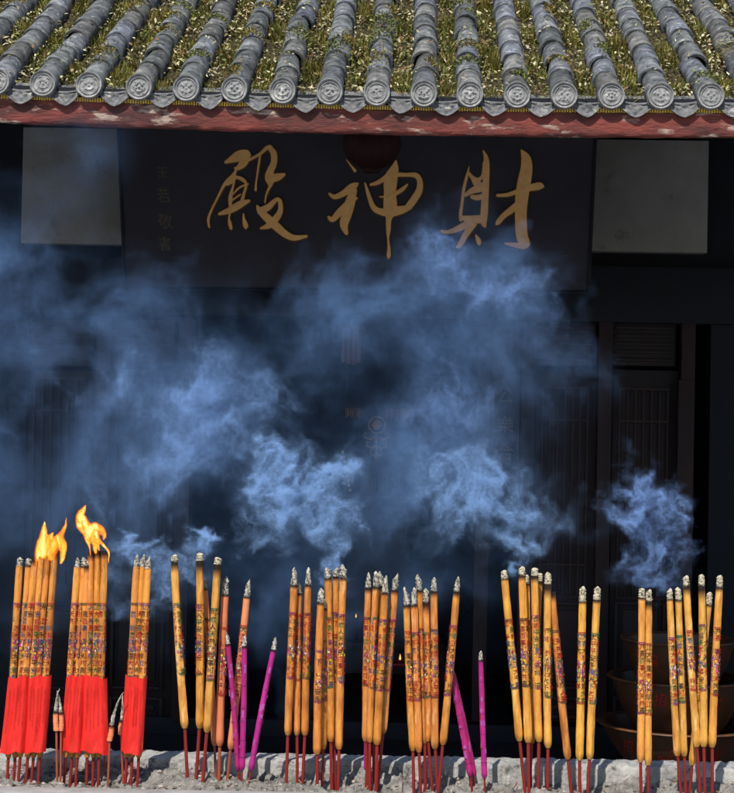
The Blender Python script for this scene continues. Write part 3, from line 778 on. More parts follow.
for x in (-1.1, 1.1):
    b = MB(); q = [trp(x + sx, d, z) for z in (0.001, RIMZ - .341) for sx, d in ((-.14, Df - .03), (.14, Df - .03), (.14, Db + .04), (-.14, Db + .04))]
    b.add(q, [(0, 3, 2, 1), (4, 5, 6, 7), (0, 1, 5, 4), (1, 2, 6, 5), (2, 3, 7, 6), (3, 0, 4, 7)]); b.build('pedestal', 'stone', trough, smooth=False)

# ash bed
ASHZ = RIMZ - .017
def ashh(x, d):
    h = .010 * math.sin(x * 9 + d * 20) + .007 * math.sin(x * 31 + 2 * math.sin(d * 60)) + .006 * math.sin(x * 77 + d * 90) - .012 * (x > .1) + .25 * max(0, d - 4.06) * .35
    return min(h, .008 + .4 * max(0, d - Df - .012)) if d < Df + .04 else h
b = MB(); nx, nd = 900, 34
vs = []; cs = []
for j in range(nd + 1):
    d = Df + .006 + (Db - Df - .010) * j / nd
    for i in range(nx + 1):
        x = -1.35 + 2.7 * i / nx
        vs.append(trp(x, d, ASHZ + ashh(x, d) + random.gauss(0, .0016))); g = random.uniform(.75, 1.15); cs.append((g, g, g))
b.add(vs, [(j * (nx + 1) + i, j * (nx + 1) + i + 1, (j + 1) * (nx + 1) + i + 1, (j + 1) * (nx + 1) + i) for j in range(nd) for i in range(nx)], 0, cs)
ico = bmesh.new(); bmesh.ops.create_icosphere(ico, subdivisions=1, radius=1); iv = [v.co.copy() for v in ico.verts]; iff = [[v.index for v in f.verts] for f in ico.faces]; ico.free()
for k in range(2600):
    x = random.uniform(-1.2, 1.2); d = Df + .01 + (Db - Df - .02) * random.random()
    if x > 0 and random.random() < .5: continue
    s_ = random.choice([.002, .003, .004, .005, .007]) * random.uniform(.7, 1.3)
    if x < -.45: s_ *= 1.25
    else: s_ *= .75
    c_ = trp(x, d, ASHZ + ashh(x, d) + s_ * .2); st = (random.uniform(.7, 1.6), random.uniform(.7, 1.3), random.uniform(.5, .9)); g = random.choice([.5, .8, 1.0, 1.25, 1.6])
    b.add([c_ + Vector((v.x * st[0], v.y * st[1], v.z * st[2])) * s_ * random.uniform(.8, 1.15) for v in iv], iff, 0, (g, g * .98, g * .95))
for k in range(70):
    x = random.uniform(-.9, .9); d = random.uniform(Df + .03, Db - .02); a = random.uniform(0, 6.28); L_ = random.uniform(.01, .035)
    c_ = trp(x, d, ASHZ + ashh(x, d) + .003); dv = Vector((math.cos(a), math.sin(a), random.uniform(-.1, .6))).normalized() * L_
    cl = random.choice([(1.2, .85, .45), (.8, .3, .2), (1.3, 1.2, 1.0)])
    b.tube([c_, c_ + dv], .0012, 5, cols=[cl, cl])
tag(b.build('ash', 'ash', angle=70), 'grey lumpy incense ash filling the stone trough', 'ash', None, 'stuff')

# ------------------------------------------------------------------ incense sticks
WORDS = ['吉祥如意大吉大利', '平安多福天下太平', '合家平安出入平安', '人天共喜百事可成', '千里有才光明正大']
INKS = list(INK)
def ringpatch(b, p0, ax, ex, ey, z0, z1, r, mi, n=14, a0=0, a1=2 * math.pi):
    vs = []
    for z in (z0, z1):
        for i in range(n + 1):
            a = a0 + (a1 - a0) * i / n; vs.append(p0 + ax * z + (ex * math.cos(a) + ey * math.sin(a)) * r)
    b.add(vs, [(i, i + 1, n + 2 + i, n + 1 + i) for i in range(n)], mi)

def print_band(p0, ax, ex, ey, z0, z1, rad, seed, style):
    """Printed wrapper: rings, flower patches and columns of characters around the stick between z0 and z1 along it."""
    r = random.Random(seed); b = MB(); L = z1 - z0
    R = lambda z: rad(z) + .0005
    ix = INKS.index
    main = {'red': ['inkred', 'inkred', 'inkdark'], 'mix': ['inkred', 'inkdark', 'inkred', 'inkgreen', 'inkred', 'inkblue'], 'dark': ['inkdark', 'inkgreen', 'inkred'], 'warm': ['inkred', 'inkdark', 'inkred']}[style]
    edge = r.choice(['inkred', 'inkpurple', 'inkdark', 'inkgreen'])
    for z in (z0, z0 + .0035, z1 - .0035, z1): ringpatch(b, p0, ax, ex, ey, z - .0008, z + .0008, R(z), ix(edge))
    rows_ = max(5, int(L / .0152)); ch = L / rows_
    cols_ = 4; word = r.choice(WORDS); off = r.uniform(0, 6.28); fl0, fl1 = rows_ * r.uniform(.35, .45), rows_ * r.uniform(.58, .66)
    for k in range(rows_):
        zc = z1 - ch * (k + .5)
        flower = fl0 <= k < fl1
        rowink = r.choice(main)
        for c_ in range(cols_):
            a = off + 2 * math.pi * c_ / cols_
            rr = R(zc)
            if flower:
                for q in range(5):
                    aa = a + r.uniform(-.75, .75); zq = zc + r.uniform(-.5, .5) * ch; hh = r.uniform(.001, .0032); da = r.uniform(.08, .26)
                    m8 = [(aa + da * math.cos(k8 * math.pi / 4) * (1 + .3 * (k8 % 2)), zq + hh * 1.2 * math.sin(k8 * math.pi / 4) * (1 + .3 * (k8 % 2))) for k8 in range(8)]
                    b.add([p0 + ax * z8 + (ex * math.cos(a8) + ey * math.sin(a8)) * (rr + .0001 * q + .0001) for a8, z8 in m8], [tuple(range(8))], ix(r.choice(['inkpink', 'inkpink', 'inkblue', 'inkgreen', 'inkwhite', 'inkyellow', 'inkred'])))
            if r.random() < .12: continue
            v, f = glyph(word[(k + c_ * 2) % len(word)])
            s_ = ch * .88; sw = min(2 * math.pi * rr / cols_ * .95, s_ * 1.15)
            ink = rowink if r.random() < .8 else r.choice(INKS[:5])
            if flower: ink = r.choice(['inkdark', 'inkblue', 'inkpurple'])
            vs = [p0 + ax * (zc + p[1] * s_) + (ex * math.cos(a + p[0] * sw / rr) + ey * math.sin(a + p[0] * sw / rr)) * (rr + .0007) for p in v]
            if len(v): b.add(vs, f, ix(ink))
    return b

def stick(label, group, kind, tip, pbot, base, wpx_, d=4.0, lean=0.0, ash=12, band=None, style='mix', char=1.0, hook=0, seed=None):
    seed = seed if seed is not None else int(tip[0] * 13 + tip[1]); r = random.Random(seed)
    # stand it in the ash: extend the line of the stem a little below what shows
    bx, by = base; tx, ty = tip
    k = 14.0 / max(by - pbot[1], 8); ex_ = (bx + (bx - pbot[0]) * min(k, .6), by + 14)
    Pb = at(ex_[0], ex_[1], d); Pp = at(pbot[0], pbot[1], d + lean * .12); Pt = at(tip[0], tip[1], d + lean)
    o = thing('incense_stick', Pb, label, 'incense stick', group)
    rr = wpx_ / 2 * d / F
    stemr = min(.0042, rr * .42) if kind != 'magenta' else rr * .35
    stem_m = 'stempale' if kind == 'salmon' else 'stemred'
    b = MB(); b.tube([Pb, Pp.lerp(Pb, .5) + Vector((r.gauss(0, .0006), 0, 0)), Pp + (Pt - Pp) * .03], [stemr, stemr * 1.03, stemr * .97], 8); b.build('bamboo_stem', stem_m, o, origin=Pb)
    ax = (Pt - Pp); L = ax.length; ax.normalize()
    ex = ax.cross(Vector((0, 1, 0))).normalized(); ey = ax.cross(ex)
    ash = ash * (.85 if not hook else 1); ashL = ash * d / F; Lp = L - ashL
    ph1, ph2 = r.uniform(0, 6), r.uniform(0, 6); bend = r.uniform(-.002, .002)
    taper = {'magenta': .9}.get(kind, .93)
    def rad(z):
        q = z / Lp
        return rr * (1.03 - (1.03 - taper) * q + .022 * math.sin(q * 17 + ph1) + .016 * math.sin(q * 41 + ph2))
    tv = r.uniform(.88, 1.08); tint = (tv, tv * r.uniform(.90, 1.05), tv * r.uniform(.8, 1.15))
    N, n = 44, 14; rs = []; cs = []
    qs = [i / 40 * .93 for i in range(41)] + [.93 + .07 * i / 12 for i in range(1, 13)]; N = len(qs) - 1
    for i in range(N + 1):
        q = qs[i]; z = Lp * q; ra = rad(z)
        if q < .03: ra *= .62 + .38 * (q / .03) ** .5
        pt = Pp + ax * z + ex * bend * math.sin(math.pi * q)
        rs.append([pt + (ex * math.cos(2 * math.pi * j / n) + ey * math.sin(2 * math.pi * j / n)) * ra * (1 + .035 * math.sin(j * 2.4 + ph1) + .03 * math.sin(j * 5.1 + q * 9 + ph2) + r.gauss(0, .012)) for j in range(n)])
        dist = (1 - q) * Lp; lim = .019 * char
        burn = min(1, 1.5 * max(0, 1 - dist / lim)) if lim > 0 else 0
        g = 1 - .97 * burn ** .8 if burn > 0 else 1
        if q < .03: g *= .75
        cs.append((g * tint[0], g * tint[1] * (1 - .15 * burn), g * tint[2] * (1 - .2 * burn)))
    b = MB(); b.rings(rs, cols=cs); b.build('incense_paste', {'gold': 'goldpaste', 'yellow': 'yellowpaste', 'salmon': 'salmonpaste', 'magenta': 'magentapaste'}[kind], o, origin=Pb)
    if ash > 0:
        na = 12 if not hook else 16; rs = []; cs = []; pts = []; cut = r.uniform(.15, .6) if kind != 'yellow' else r.uniform(0, .25); tp = r.choice((.08, .15, .2, .45)) if kind != 'magenta' else .4
        for i in range(na + 1):
            q = i / na; h = hook * (q ** 2) * .010
            pts.append(Pp + ax * (Lp - .002 + (ashL + .002) * q - abs(hook) * .004 * q ** 3) + ex * (h + r.gauss(0, .0004)))
            top = 1.0 if q < .8 else math.sqrt(max(.08, 1 - ((q - .8) / .2) ** 2 * .85))
            taper_ = (1 - tp * q) if not hook else (1 - .80 * q ** .8)
            if kind in ('yellow',): taper_ = 1 - .12 * q
            ra = rad(Lp) * (.93 if kind != 'yellow' else .97) * taper_ * top * (1 + .10 * math.sin(i * 2.1 + ph2))
            t3 = (ax * 1.0 + ex * (hook * .03 * q)).normalized()
            rg_ = .09 if kind != 'yellow' else .06; cutk = cut * (q ** 2) * ashL if not hook else 0
            rs.append([pts[-1] - ax * cutk * (1 + math.cos(2 * math.pi * j / 14 - ph1)) * .5 + (ex * math.cos(2 * math.pi * j / 14) + ey * math.sin(2 * math.pi * j / 14)) * ra * (1 + r.gauss(0, rg_)) for j in range(14)])
            g = 1.0 if q > .12 else .45
            if kind in ('gold', 'salmon') and hook == 0: g *= r.uniform(.65, 1.1)
            if hook: g *= .8 + .25 * math.sin(q * 9)
            base_c = (g, g, g * .97) if kind != 'yellow' else (g * 1.05, g, g * .85)
            dk = [(.16 if (math.sin(j * 1.35 + i * .55 + ph1) > (.72 if kind != 'yellow' else .93) and q > .1) else 1) for j in range(14)]
            cs.append([tuple(c_ * z_ for c_ in base_c) for z_ in dk])
        b = MB(); b.rings(rs, cols=cs); b.build('ash_tip', 'ashtip', o, origin=Pb, angle=70)
    if band and kind != 'magenta':
        f_ = lambda y: (pbot[1] - y) / (pbot[1] - tip[1]) * L
        pb = print_band(Pp, ax, ex, ey, f_(band[1]), f_(band[0]), lambda z: rad(z) * 1.045, seed, style)
        pb.build('printed_label', INKS, o, smooth=False, origin=Pb)
    if kind == 'magenta' and ash > 4:
        b = MB()
        for q in (.12, .26, .4, .52, .66, .8):
            z = Lp * (q + r.uniform(-.03, .03)); ringpatch(b, Pp, ax, ex, ey, z - .0007, z + .0007, rad(z) * 1.04 + .0004, 0)
        for q in range(16):
            z = Lp * r.uniform(.15, .85); aa = r.uniform(0, 6.28); hh = r.uniform(.002, .009)
            ringpatch(b, Pp, ax, ex, ey, z - hh, z + hh, rad(z) * 1.04 + .0005, r.choice([1, 1, 2]), 3, aa - .35, aa + .35)
        b.build('printed_label', ['inkpurple', mat('ink_violet', (.45, .10, .42), None, .5, 80), 'inkred'], o, smooth=False, origin=Pb)
    return o

ORD = ['first', 'middle', 'last']
SLV = ['outermost red sleeve', 'second red sleeve', 'third red sleeve', 'fourth red sleeve', 'single red sleeve standing apart']
# sleeves, each around three sticks
groups3 = [
    ([(20, 557), (29, 558), (35, 559)], [(7, 780), (13.5, 780), (18.5, 780)], (10, 29.5, 1, 24.5), [10, 8, 0], [0, .4, 1]),
    ([(42, 552), (48, 551), (55, 550)], [(26, 780), (32, 780), (38, 780)], (29.5, 50.6, 25, 45), [0, 0, 0], [1, 1, 1.2]),
    ([(78, 557), (84.6, 557), (87.5, 560)], [(64, 780), (70, 780), (76, 780)], (67.7, 85, 60, 81), [12, 11, 6], [0, .3, 1]),
    ([(91, 551), (97.7, 551), (105, 551)], [(86.5, 780), (93, 780), (98, 780)], (85, 106, 81, 108), [0, 0, 0], [1.3, 1, 1]),
    ([(137, 554), (143.4, 554), (148.7, 556)], [(125.5, 780), (131, 780), (137.5, 780)], (126.6, 146, 121.6, 142), [15, 15, 15], [0, 0, 0])]
for gi, (tips, bs_, (t0, t1, b0, b1), ashes, chars) in enumerate(groups3):
    for k in range(3):
        (tx, ty), (bx, by) = tips[k], bs_[k]
        py = 757.0; px = bx + (tx - bx) * (by - py) / (by - ty)
        d = 3.975 + (.004 if k == 1 else 0) + gi * .002
        stick(f'{ORD[k]} thin gold incense stick from the left in the {SLV[gi]}', 'thin gold incense sticks in red paper sleeves', 'gold', (tx, ty), (px, py), (bx, by), 7.3, d, .012, ashes[k], (603, 680), 'mix', chars[k])
    # the sleeve
    d = 3.975 + gi * .002; th = .0135
    ct, cb = at((t0 + t1) / 2, 676, d + .006), at((b0 + b1) / 2, 752, d + .001)
    o = thing('paper_sleeve', cb, {0: 'outermost red paper sleeve around three burning sticks at the frame edge', 1: 'second red paper sleeve, tucked against the outermost one', 2: 'third red paper sleeve, overlapping the wider fourth one',
                                   3: 'fourth red paper sleeve, widest, under the tall leaning flame', 4: 'single red paper sleeve around three ash-tipped sticks, standing apart'}[gi], 'paper sleeve', 'red paper sleeves around incense')
    b = MB(); rs = []; n = 48; nr = 14; r = random.Random(gi); phs = r.uniform(0, 6)
    hw0, hw1 = ((b1 - b0) / 2 + .8) * d / F, ((t1 - t0) / 2 + 1.2) * d / F
    for i in range(nr + 1):
        q = i / nr; c_ = cb.lerp(ct, q); hw = hw0 + (hw1 - hw0) * q
        ring = []
        for j in range(n):
            a = 2 * math.pi * j / n; ca, sa = math.cos(a), math.sin(a)
            sx = math.copysign(abs(ca) ** .55, ca); sy = math.copysign(abs(sa) ** .8, sa)
            wav = 1 + .13 * math.cos(sx * 3 * math.pi) * (abs(sa) > .3) + .11 * math.sin(sx * 2.6 + q * 3 + phs)
            ring.append(c_ + r0 * hw * sx + f0 * th * sy * wav + Vector((0, 0, r.gauss(0, .0004) + (.0030 * math.sin(sx * 2 + gi) + .0022 * math.sin(sx * 6 + gi * 2)) * (i in (0, nr)))) - f0 * (.0022 * math.sin(q * 7 + sx * 3 + phs) * math.sin(sx * 4 + gi) + .003 * max(0, .12 - q) / .12 * (.5 + .5 * math.sin(sx * 3 + gi * 2))))
        rs.append(ring)
    b.rings(rs, cap=False); b.build('paper', 'redpaper', o, origin=cb)
    b = MB()
    for k in range(5):
        u = -.62 + 1.24 * k / 4 + r.uniform(-.05, .05); top_ = r.uniform(.82, .88); q = top_
        end = r.uniform(.25, .5)
        while q > end:
            ch = r.choice('香火平安福財吉'); v, f = glyph(ch); s_ = .0042
            c_ = cb.lerp(ct, q); hw = hw0 + (hw1 - hw0) * q
            wav = lambda sx: 1 + .13 * math.cos(sx * 3 * math.pi) + .11 * math.sin(sx * 2.6 + q * 3 + phs)
            if len(v):
                vs = []
                for p in v:
                    sx = u + p[0] * s_ * .7 / hw; ca = math.copysign(min(abs(sx), .999) ** (1 / .55), sx); sa = math.sqrt(1 - ca * ca)
                    vs.append(c_ + r0 * hw * sx - f0 * (th * sa ** .8 * wav(sx) + .0034) + Vector((0, 0, p[1] * s_)))
                b.add(vs, f)
            q -= .031
    b.build('printed_text', 'papertext', o, smooth=False, origin=cb)

G_ST = 'burnt salmon stubs between the red sleeves'
stick('burnt-down salmon stub with curled ash, nearer the outer sleeves', G_ST, 'salmon', (55, 687), (56.5, 731), (57, 778), 5.4, 3.955, 0, 24, None, hook=-1.0, char=.5)
stick('burnt-down salmon stub with thin ash, touching the third red sleeve', G_ST, 'salmon', (60, 689), (61, 731), (60.5, 778), 5.0, 3.96, 0, 23, None, hook=.7, char=.5)
stick('leaning salmon stub with long hooked ash before the single red sleeve', G_ST, 'salmon', (117, 688), (109.5, 741), (108, 777), 5.6, 3.95, .0, 37, None, hook=-1.6, char=.6)
stick('salmon stub half hidden by the edge of the single red sleeve', G_ST, 'salmon', (124, 694), (121, 735), (123, 778), 5.4, 3.99, 0, 26, None, hook=.4, char=.5)
b1_ = thing('bare_bamboo_stem', at(104, 786, 4.02), 'thin bare bamboo stem left standing beside the fourth red sleeve', 'bamboo stem')
b = MB(); b.tube([at(104, 792, 4.02), at(104.5, 755, 4.02), at(105, 735, 4.025)], .0022, 6); b.build('stem', 'stempale', b1_)

G = 'tall gold incense sticks standing in the trough'
GS = 'salmon incense sticks standing in the trough'
GM = 'slim magenta incense sticks standing in the trough'
A1 = 'among the group mixed with salmon sticks'
stick('gold stick with black neck leaning towards the single red sleeve', G, 'yellow', (173.9, 554), (185, 728), (188, 784), 8.0, 4.0, 0, 8, (603, 674), 'mix', 1.4)
stick('upright gold stick with sooty black neck beside a hidden salmon stick', G, 'yellow', (199.8, 552.5), (199.8, 728), (195.8, 784), 8.2, 4.0, 0, 9, (604, 674), 'warm', 2.0)
stick('gold stick with black neck crossing before the salmon sticks', G, 'yellow', (218, 557), (207, 732), (203, 784), 8.2, 3.98, 0, 8, (608, 680), 'dark', 1.8)
stick('thin salmon stick half hidden between two black-necked gold sticks', GS, 'salmon', (204, 575), (214.7, 745.6), (216, 784), 6.0, 4.03, 0, 16, (618, 690), 'red', .3)
stick('broad salmon stick with ragged ash tip behind a magenta stick', GS, 'salmon', (226, 576), (219.7, 745.6), (218.7, 784), 8.0, 4.01, 0, 22, (627, 695), 'red', .3)
stick('leaning salmon stick with pointed ash crossing the magenta pair', GS, 'salmon', (249, 578), (230.6, 749), (227, 784), 7.5, 4.01, 0, 22, (625, 695), 'mix', .3)
stick('magenta stick with white tip leaning across the salmon sticks', GM, 'magenta', (227, 632), (238, 770), (239.6, 784), 5.6, 3.97, 0, 14, None, char=.4)
stick('upright magenta stick whose tip overlaps the leaning salmon stick', GM, 'magenta', (244.7, 634), (242, 770), (241.5, 784), 6.0, 3.965, 0, 14, None, char=.4)
stick('magenta stick leaning alone into the gap beside the salmon group', GM, 'magenta', (276, 637), (251, 770), (248.5, 783), 5.8, 3.98, 0, 15, None, char=.4)

stick('gold stick with tall pale ash, standing nearest the lone magenta stick', G, 'gold', (295, 567), (287.8, 735), (286, 784), 7.6, 3.99, 0, 21, (612, 678), 'warm', .5)
stick('short gold stick tucked behind the tall ash-tipped one by the magenta stick', G, 'gold', (299, 581), (297, 735), (297, 784), 7.0, 4.01, 0, 14, (614, 680), 'dark', .5)
stick('gold stick with pointed ash standing clear between two pairs', G, 'gold', (308.5, 567), (305, 735), (302.5, 784), 7.4, 4.0, 0, 20, (613, 678), 'dark', .6)
stick('shorter gold stick with low ash before the three tall close-set ones', G, 'gold', (321, 588), (317, 754), (316.6, 786), 8.0, 3.97, 0, 17, (650, 702), 'dark', .4)
stick('gold stick half hidden behind the shorter one of the close-set group', G, 'gold', (326, 598), (323.6, 749), (322, 786), 6.5, 4.0, 0, 12, (640, 700), 'mix', .4)
stick('first of three tall flat-topped gold sticks standing close together', G, 'gold', (327.6, 567), (331, 741.5), (332, 786), 7.6, 4.0, 0, 12, (617, 687), 'mix', .6)
stick('middle of three tall flat-topped gold sticks standing close together', G, 'gold', (336, 567), (333.7, 738), (335, 786), 7.2, 4.015, 0, 11, (612, 682), 'red', .6)
stick('last and tallest of three flat-topped gold sticks standing close together', G, 'gold', (343.5, 564), (339, 749), (338, 786), 7.6, 3.985, 0, 15, (614, 682), 'mix', .6)

stick('gold stick with white ash rising over the magenta stub', G, 'gold', (368.6, 572), (365.6, 741), (367.5, 786), 7.2, 4.0, 0, 18, (617, 685), 'red', .8)
stick('gold stick second in the tight fan of four above the magenta stub', G, 'gold', (376.6, 571), (369.6, 742), (370, 786), 7.2, 3.99, 0, 18, (617, 688), 'mix', .6)
stick('gold stick hidden at the back of the fan above the magenta stub', G, 'gold', (381, 571), (373.5, 740), (374, 786), 6.6, 4.02, 0, 18, (617, 685), 'red', .6)
stick('foremost gold stick with broad grey ash in the fan above the magenta stub', G, 'gold', (385.8, 575), (377, 744.5), (375.7, 786), 8.0, 3.97, 0, 20, (619, 690), 'mix', .5)
stick('dark-tipped gold stick leaning outward from the fan above the magenta stub', G, 'gold', (396.3, 572), (383, 733), (378, 786), 7.6, 4.0, 0, 20, (619, 690), 'mix', .8)
stick('magenta stub seen only at the foot of a gold fan', GM, 'magenta', (369, 700), (366.5, 770), (366.5, 786), 5.2, 4.03, 0, 3, None, char=.3)

stick('gold stick with bent white ash tip, outermost of the cluster before the oil lamp', G, 'gold', (406, 586), (413, 750.7), (413.7, 787), 7.4, 3.99, 0, 22, (631, 700), 'warm', .6)
stick('gold stick with low grey ash, second in the cluster beside the oil lamp', G, 'gold', (413.7, 587), (419, 752), (420.4, 787), 7.2, 3.985, 0, 20, (632, 700), 'mix', .6)
stick('gold stick with tallest ash in the cluster beside the oil lamp', G, 'gold', (418.5, 574), (425, 743), (425.5, 787), 7.4, 4.0, 0, 18, (628, 697), 'mix', .7)
stick('gold stick with a thin broken ash thread in the cluster beside the oil lamp', G, 'gold', (426, 588), (428, 741), (432, 787), 7.0, 3.99, 0, 16, (632, 697), 'warm', 1.4)
stick('upright gold stick with rounded ash at the end of the cluster', G, 'gold', (434, 577), (435, 748.5), (437.6, 787), 7.6, 3.98, 0, 16, (629, 697), 'warm', .8)
stick('single gold stick leaning far out over the two crossed magenta sticks', G, 'gold', (458, 576), (442.8, 744.5), (438.5, 787), 7.6, 3.975, 0, 18, (625, 695), 'warm', .8)
stick('magenta stick crossing behind the leaning gold stick, longer of the crossed pair', GM, 'magenta', (447.5, 651), (470.5, 776), (472, 789), 6.2, 4.0, 0, 12, None, char=.3)
stick('magenta stick running close behind its twin under the leaning gold stick', GM, 'magenta', (451.5, 668), (474, 776), (475.5, 789), 6.2, 4.02, 0, 8, None, char=.3)
stick('upright magenta stick with white tip standing alone in a gap', GM, 'magenta', (480.5, 650.5), (484.5, 778), (485, 790), 5.6, 3.98, 0, 11, None, char=.3)

stick('gold stick leaning towards the lone upright magenta stick', G, 'yellow', (503.8, 570), (519.7, 740.6), (525, 790), 7.8, 3.98, 0, 9, (619, 688), 'mix', .4)
stick('tallest gold stick of the five-stick fan beside the brown bowls', G, 'yellow', (521.6, 566), (528.3, 742.4), (529, 790), 8.0, 3.975, 0, 10, (618, 686), 'dark', .8)
stick('narrow gold stick tucked behind the tallest one of the five-stick fan', G, 'yellow', (526.5, 574.5), (530, 742), (531, 790), 6.2, 4.01, 0, 9, (620, 688), 'red', .8)
stick('smooth yellow stick with faint print, third tall one of the five-stick fan', G, 'yellow', (534.7, 567.5), (539, 741.5), (538, 790), 8.0, 3.985, 0, 9, (615, 688), 'dark', 1.0)
stick('narrow gold stick crossing low behind the fan, tip beside the smooth yellow one', G, 'yellow', (540.3, 573), (532, 743), (530, 790), 6.2, 4.03, 0, 9, (618, 688), 'mix', 1.0)
stick('gold stick with sooty neck and white cap closing the five-stick fan', G, 'yellow', (548, 572), (548, 747.6), (547.6, 790), 7.8, 3.98, 0, 14, (628, 697), 'mix', 1.8)
stick('capless gold stick leaning down from behind the white-capped one', G, 'gold', (552, 592), (568, 759), (571, 790), 7.6, 3.99, 0, 0, (630, 702), 'mix', 1.2)
stick('nearer-to-the-fan stick of the upright pair before the red door post', G, 'yellow', (582.8, 586), (579.5, 760), (580.4, 790), 8.0, 3.97, 0, 17, (632, 703), 'mix', .5)
stick('outer stick of the upright pair before the red door post', G, 'yellow', (597.5, 586), (589.6, 759), (588, 790), 8.0, 3.975, 0, 16, (633, 703), 'warm', .5)

stick('first of two touching yellow sticks before the brown bowls', G, 'yellow', (641.9, 588), (640.5, 762), (641, 792), 7.4, 3.96, 0, 11, (642, 713), 'warm', .4)
stick('second of two touching yellow sticks, with burnt neck, before the brown bowls', G, 'yellow', (648.8, 589), (648, 765), (648, 794), 7.4, 3.965, 0, 14, (643, 714), 'mix', 1.2)
stick('yellow stick with cream cap starting the last group before the bowls', G, 'yellow', (669.4, 588), (677.4, 755.6), (681, 793), 7.0, 3.97, 0, 12, (637, 704), 'mix', .4)
stick('yellow stick with cream cap, second of the last group before the bowls', G, 'yellow', (678, 587), (684.3, 756), (686, 793), 7.0, 3.975, 0, 14, (635, 702), 'mix', .5)
stick('bright yellow stick with tall cap, leaning in the last group', G, 'yellow', (685.7, 575), (696.8, 746.5), (699.7, 793), 7.4, 3.965, 0, 12, (630, 690), 'mix', 1.2)
stick('tallest yellow stick, black-necked, upright in the last group', G, 'yellow', (701.5, 574.4), (703.8, 746.5), (705, 793), 7.4, 3.96, 0, 12, (624, 690), 'dark', 2.0)
stick('shorter yellow stick slanting behind the black-necked one', G, 'yellow', (710, 592), (692, 765), (690, 793), 7.0, 4.02, 0, 14, (640, 700), 'mix', .5)
stick('last yellow stick of the row, leaning outward with a cream cap', G, 'yellow', (720, 575), (712, 747), (712, 793), 7.6, 3.97, 0, 13, (627, 695), 'red', .8)

# ------------------------------------------------------------------ numpy fields for flame and smoke
def fft_noise(n, beta, seed, kmin=1.0):
    r = np.random.default_rng(seed); k = np.fft.fftfreq(n) * n; kz = np.fft.rfftfreq(n) * n
    K = np.sqrt(k[:, None, None] ** 2 + k[None, :, None] ** 2 + kz[None, None, :] ** 2)
    A = np.where(K >= kmin, np.maximum(K, 1) ** (-beta / 2), 0)
    f = np.fft.irfftn(np.fft.rfftn(r.normal(size=(n, n, n))) * A, s=(n, n, n)); f /= f.std(); return f.astype(np.float32)
def curl_field(n, beta, seed):
    A = [fft_noise(n, beta, seed + i) for i in range(3)]
    d = lambda f, a: (np.roll(f, -1, a) - np.roll(f, 1, a)) * .5
    v = np.stack([d(A[2], 1) - d(A[1], 2), d(A[0], 2) - d(A[2], 0), d(A[1], 0) - d(A[0], 1)], -1)
    v /= np.sqrt((v ** 2).sum(-1).mean()); return np.ascontiguousarray(v, np.float32)
def samp(f, p):
    n = f.shape[0]; q = np.mod(p, 1.0) * n; i = np.floor(q).astype(np.int32); w_ = (q - i).astype(np.float32); i %= n; j = (i + 1) % n
    ff = f.reshape(n ** 3, -1)
    def g(a, b_, c_): return ff[(a * n + b_) * n + c_]
    x, y, z = [w_[:, k:k + 1] for k in range(3)]
    c00 = g(i[:, 0], i[:, 1], i[:, 2]) * (1 - z) + g(i[:, 0], i[:, 1], j[:, 2]) * z
    c01 = g(i[:, 0], j[:, 1], i[:, 2]) * (1 - z) + g(i[:, 0], j[:, 1], j[:, 2]) * z
    c0 = c00 * (1 - y) + c01 * y
    c10 = g(j[:, 0], i[:, 1], i[:, 2]) * (1 - z) + g(j[:, 0], i[:, 1], j[:, 2]) * z
    c11 = g(j[:, 0], j[:, 1], i[:, 2]) * (1 - z) + g(j[:, 0], j[:, 1], j[:, 2]) * z
    c1 = c10 * (1 - y) + c11 * y
    r = c0 * (1 - x) + c1 * x
    return r[:, 0] if f.ndim == 3 else r
CURL = curl_field(64, 5.5, 40); CURL2 = curl_field(64, 6.0, 50)
FBM = fft_noise(64, 3.2, 60); FBM2 = fft_noise(64, 3.6, 70, 2)

def smoke_mat(name, color, dens, g=-.25):
    m = bpy.data.materials.new(name); m.use_nodes = True; t = m.node_tree; t.nodes.clear()
    v = t.nodes.new('ShaderNodeVolumePrincipled'); o = t.nodes.new('ShaderNodeOutputMaterial')
    v.inputs['Color'].default_value = (*color, 1); v.inputs['Density'].default_value = dens; v.inputs['Anisotropy'].default_value = g
    v.inputs['Density Attribute'].default_value = 'density'
    t.links.new(v.outputs[0], o.inputs['Volume']); return m

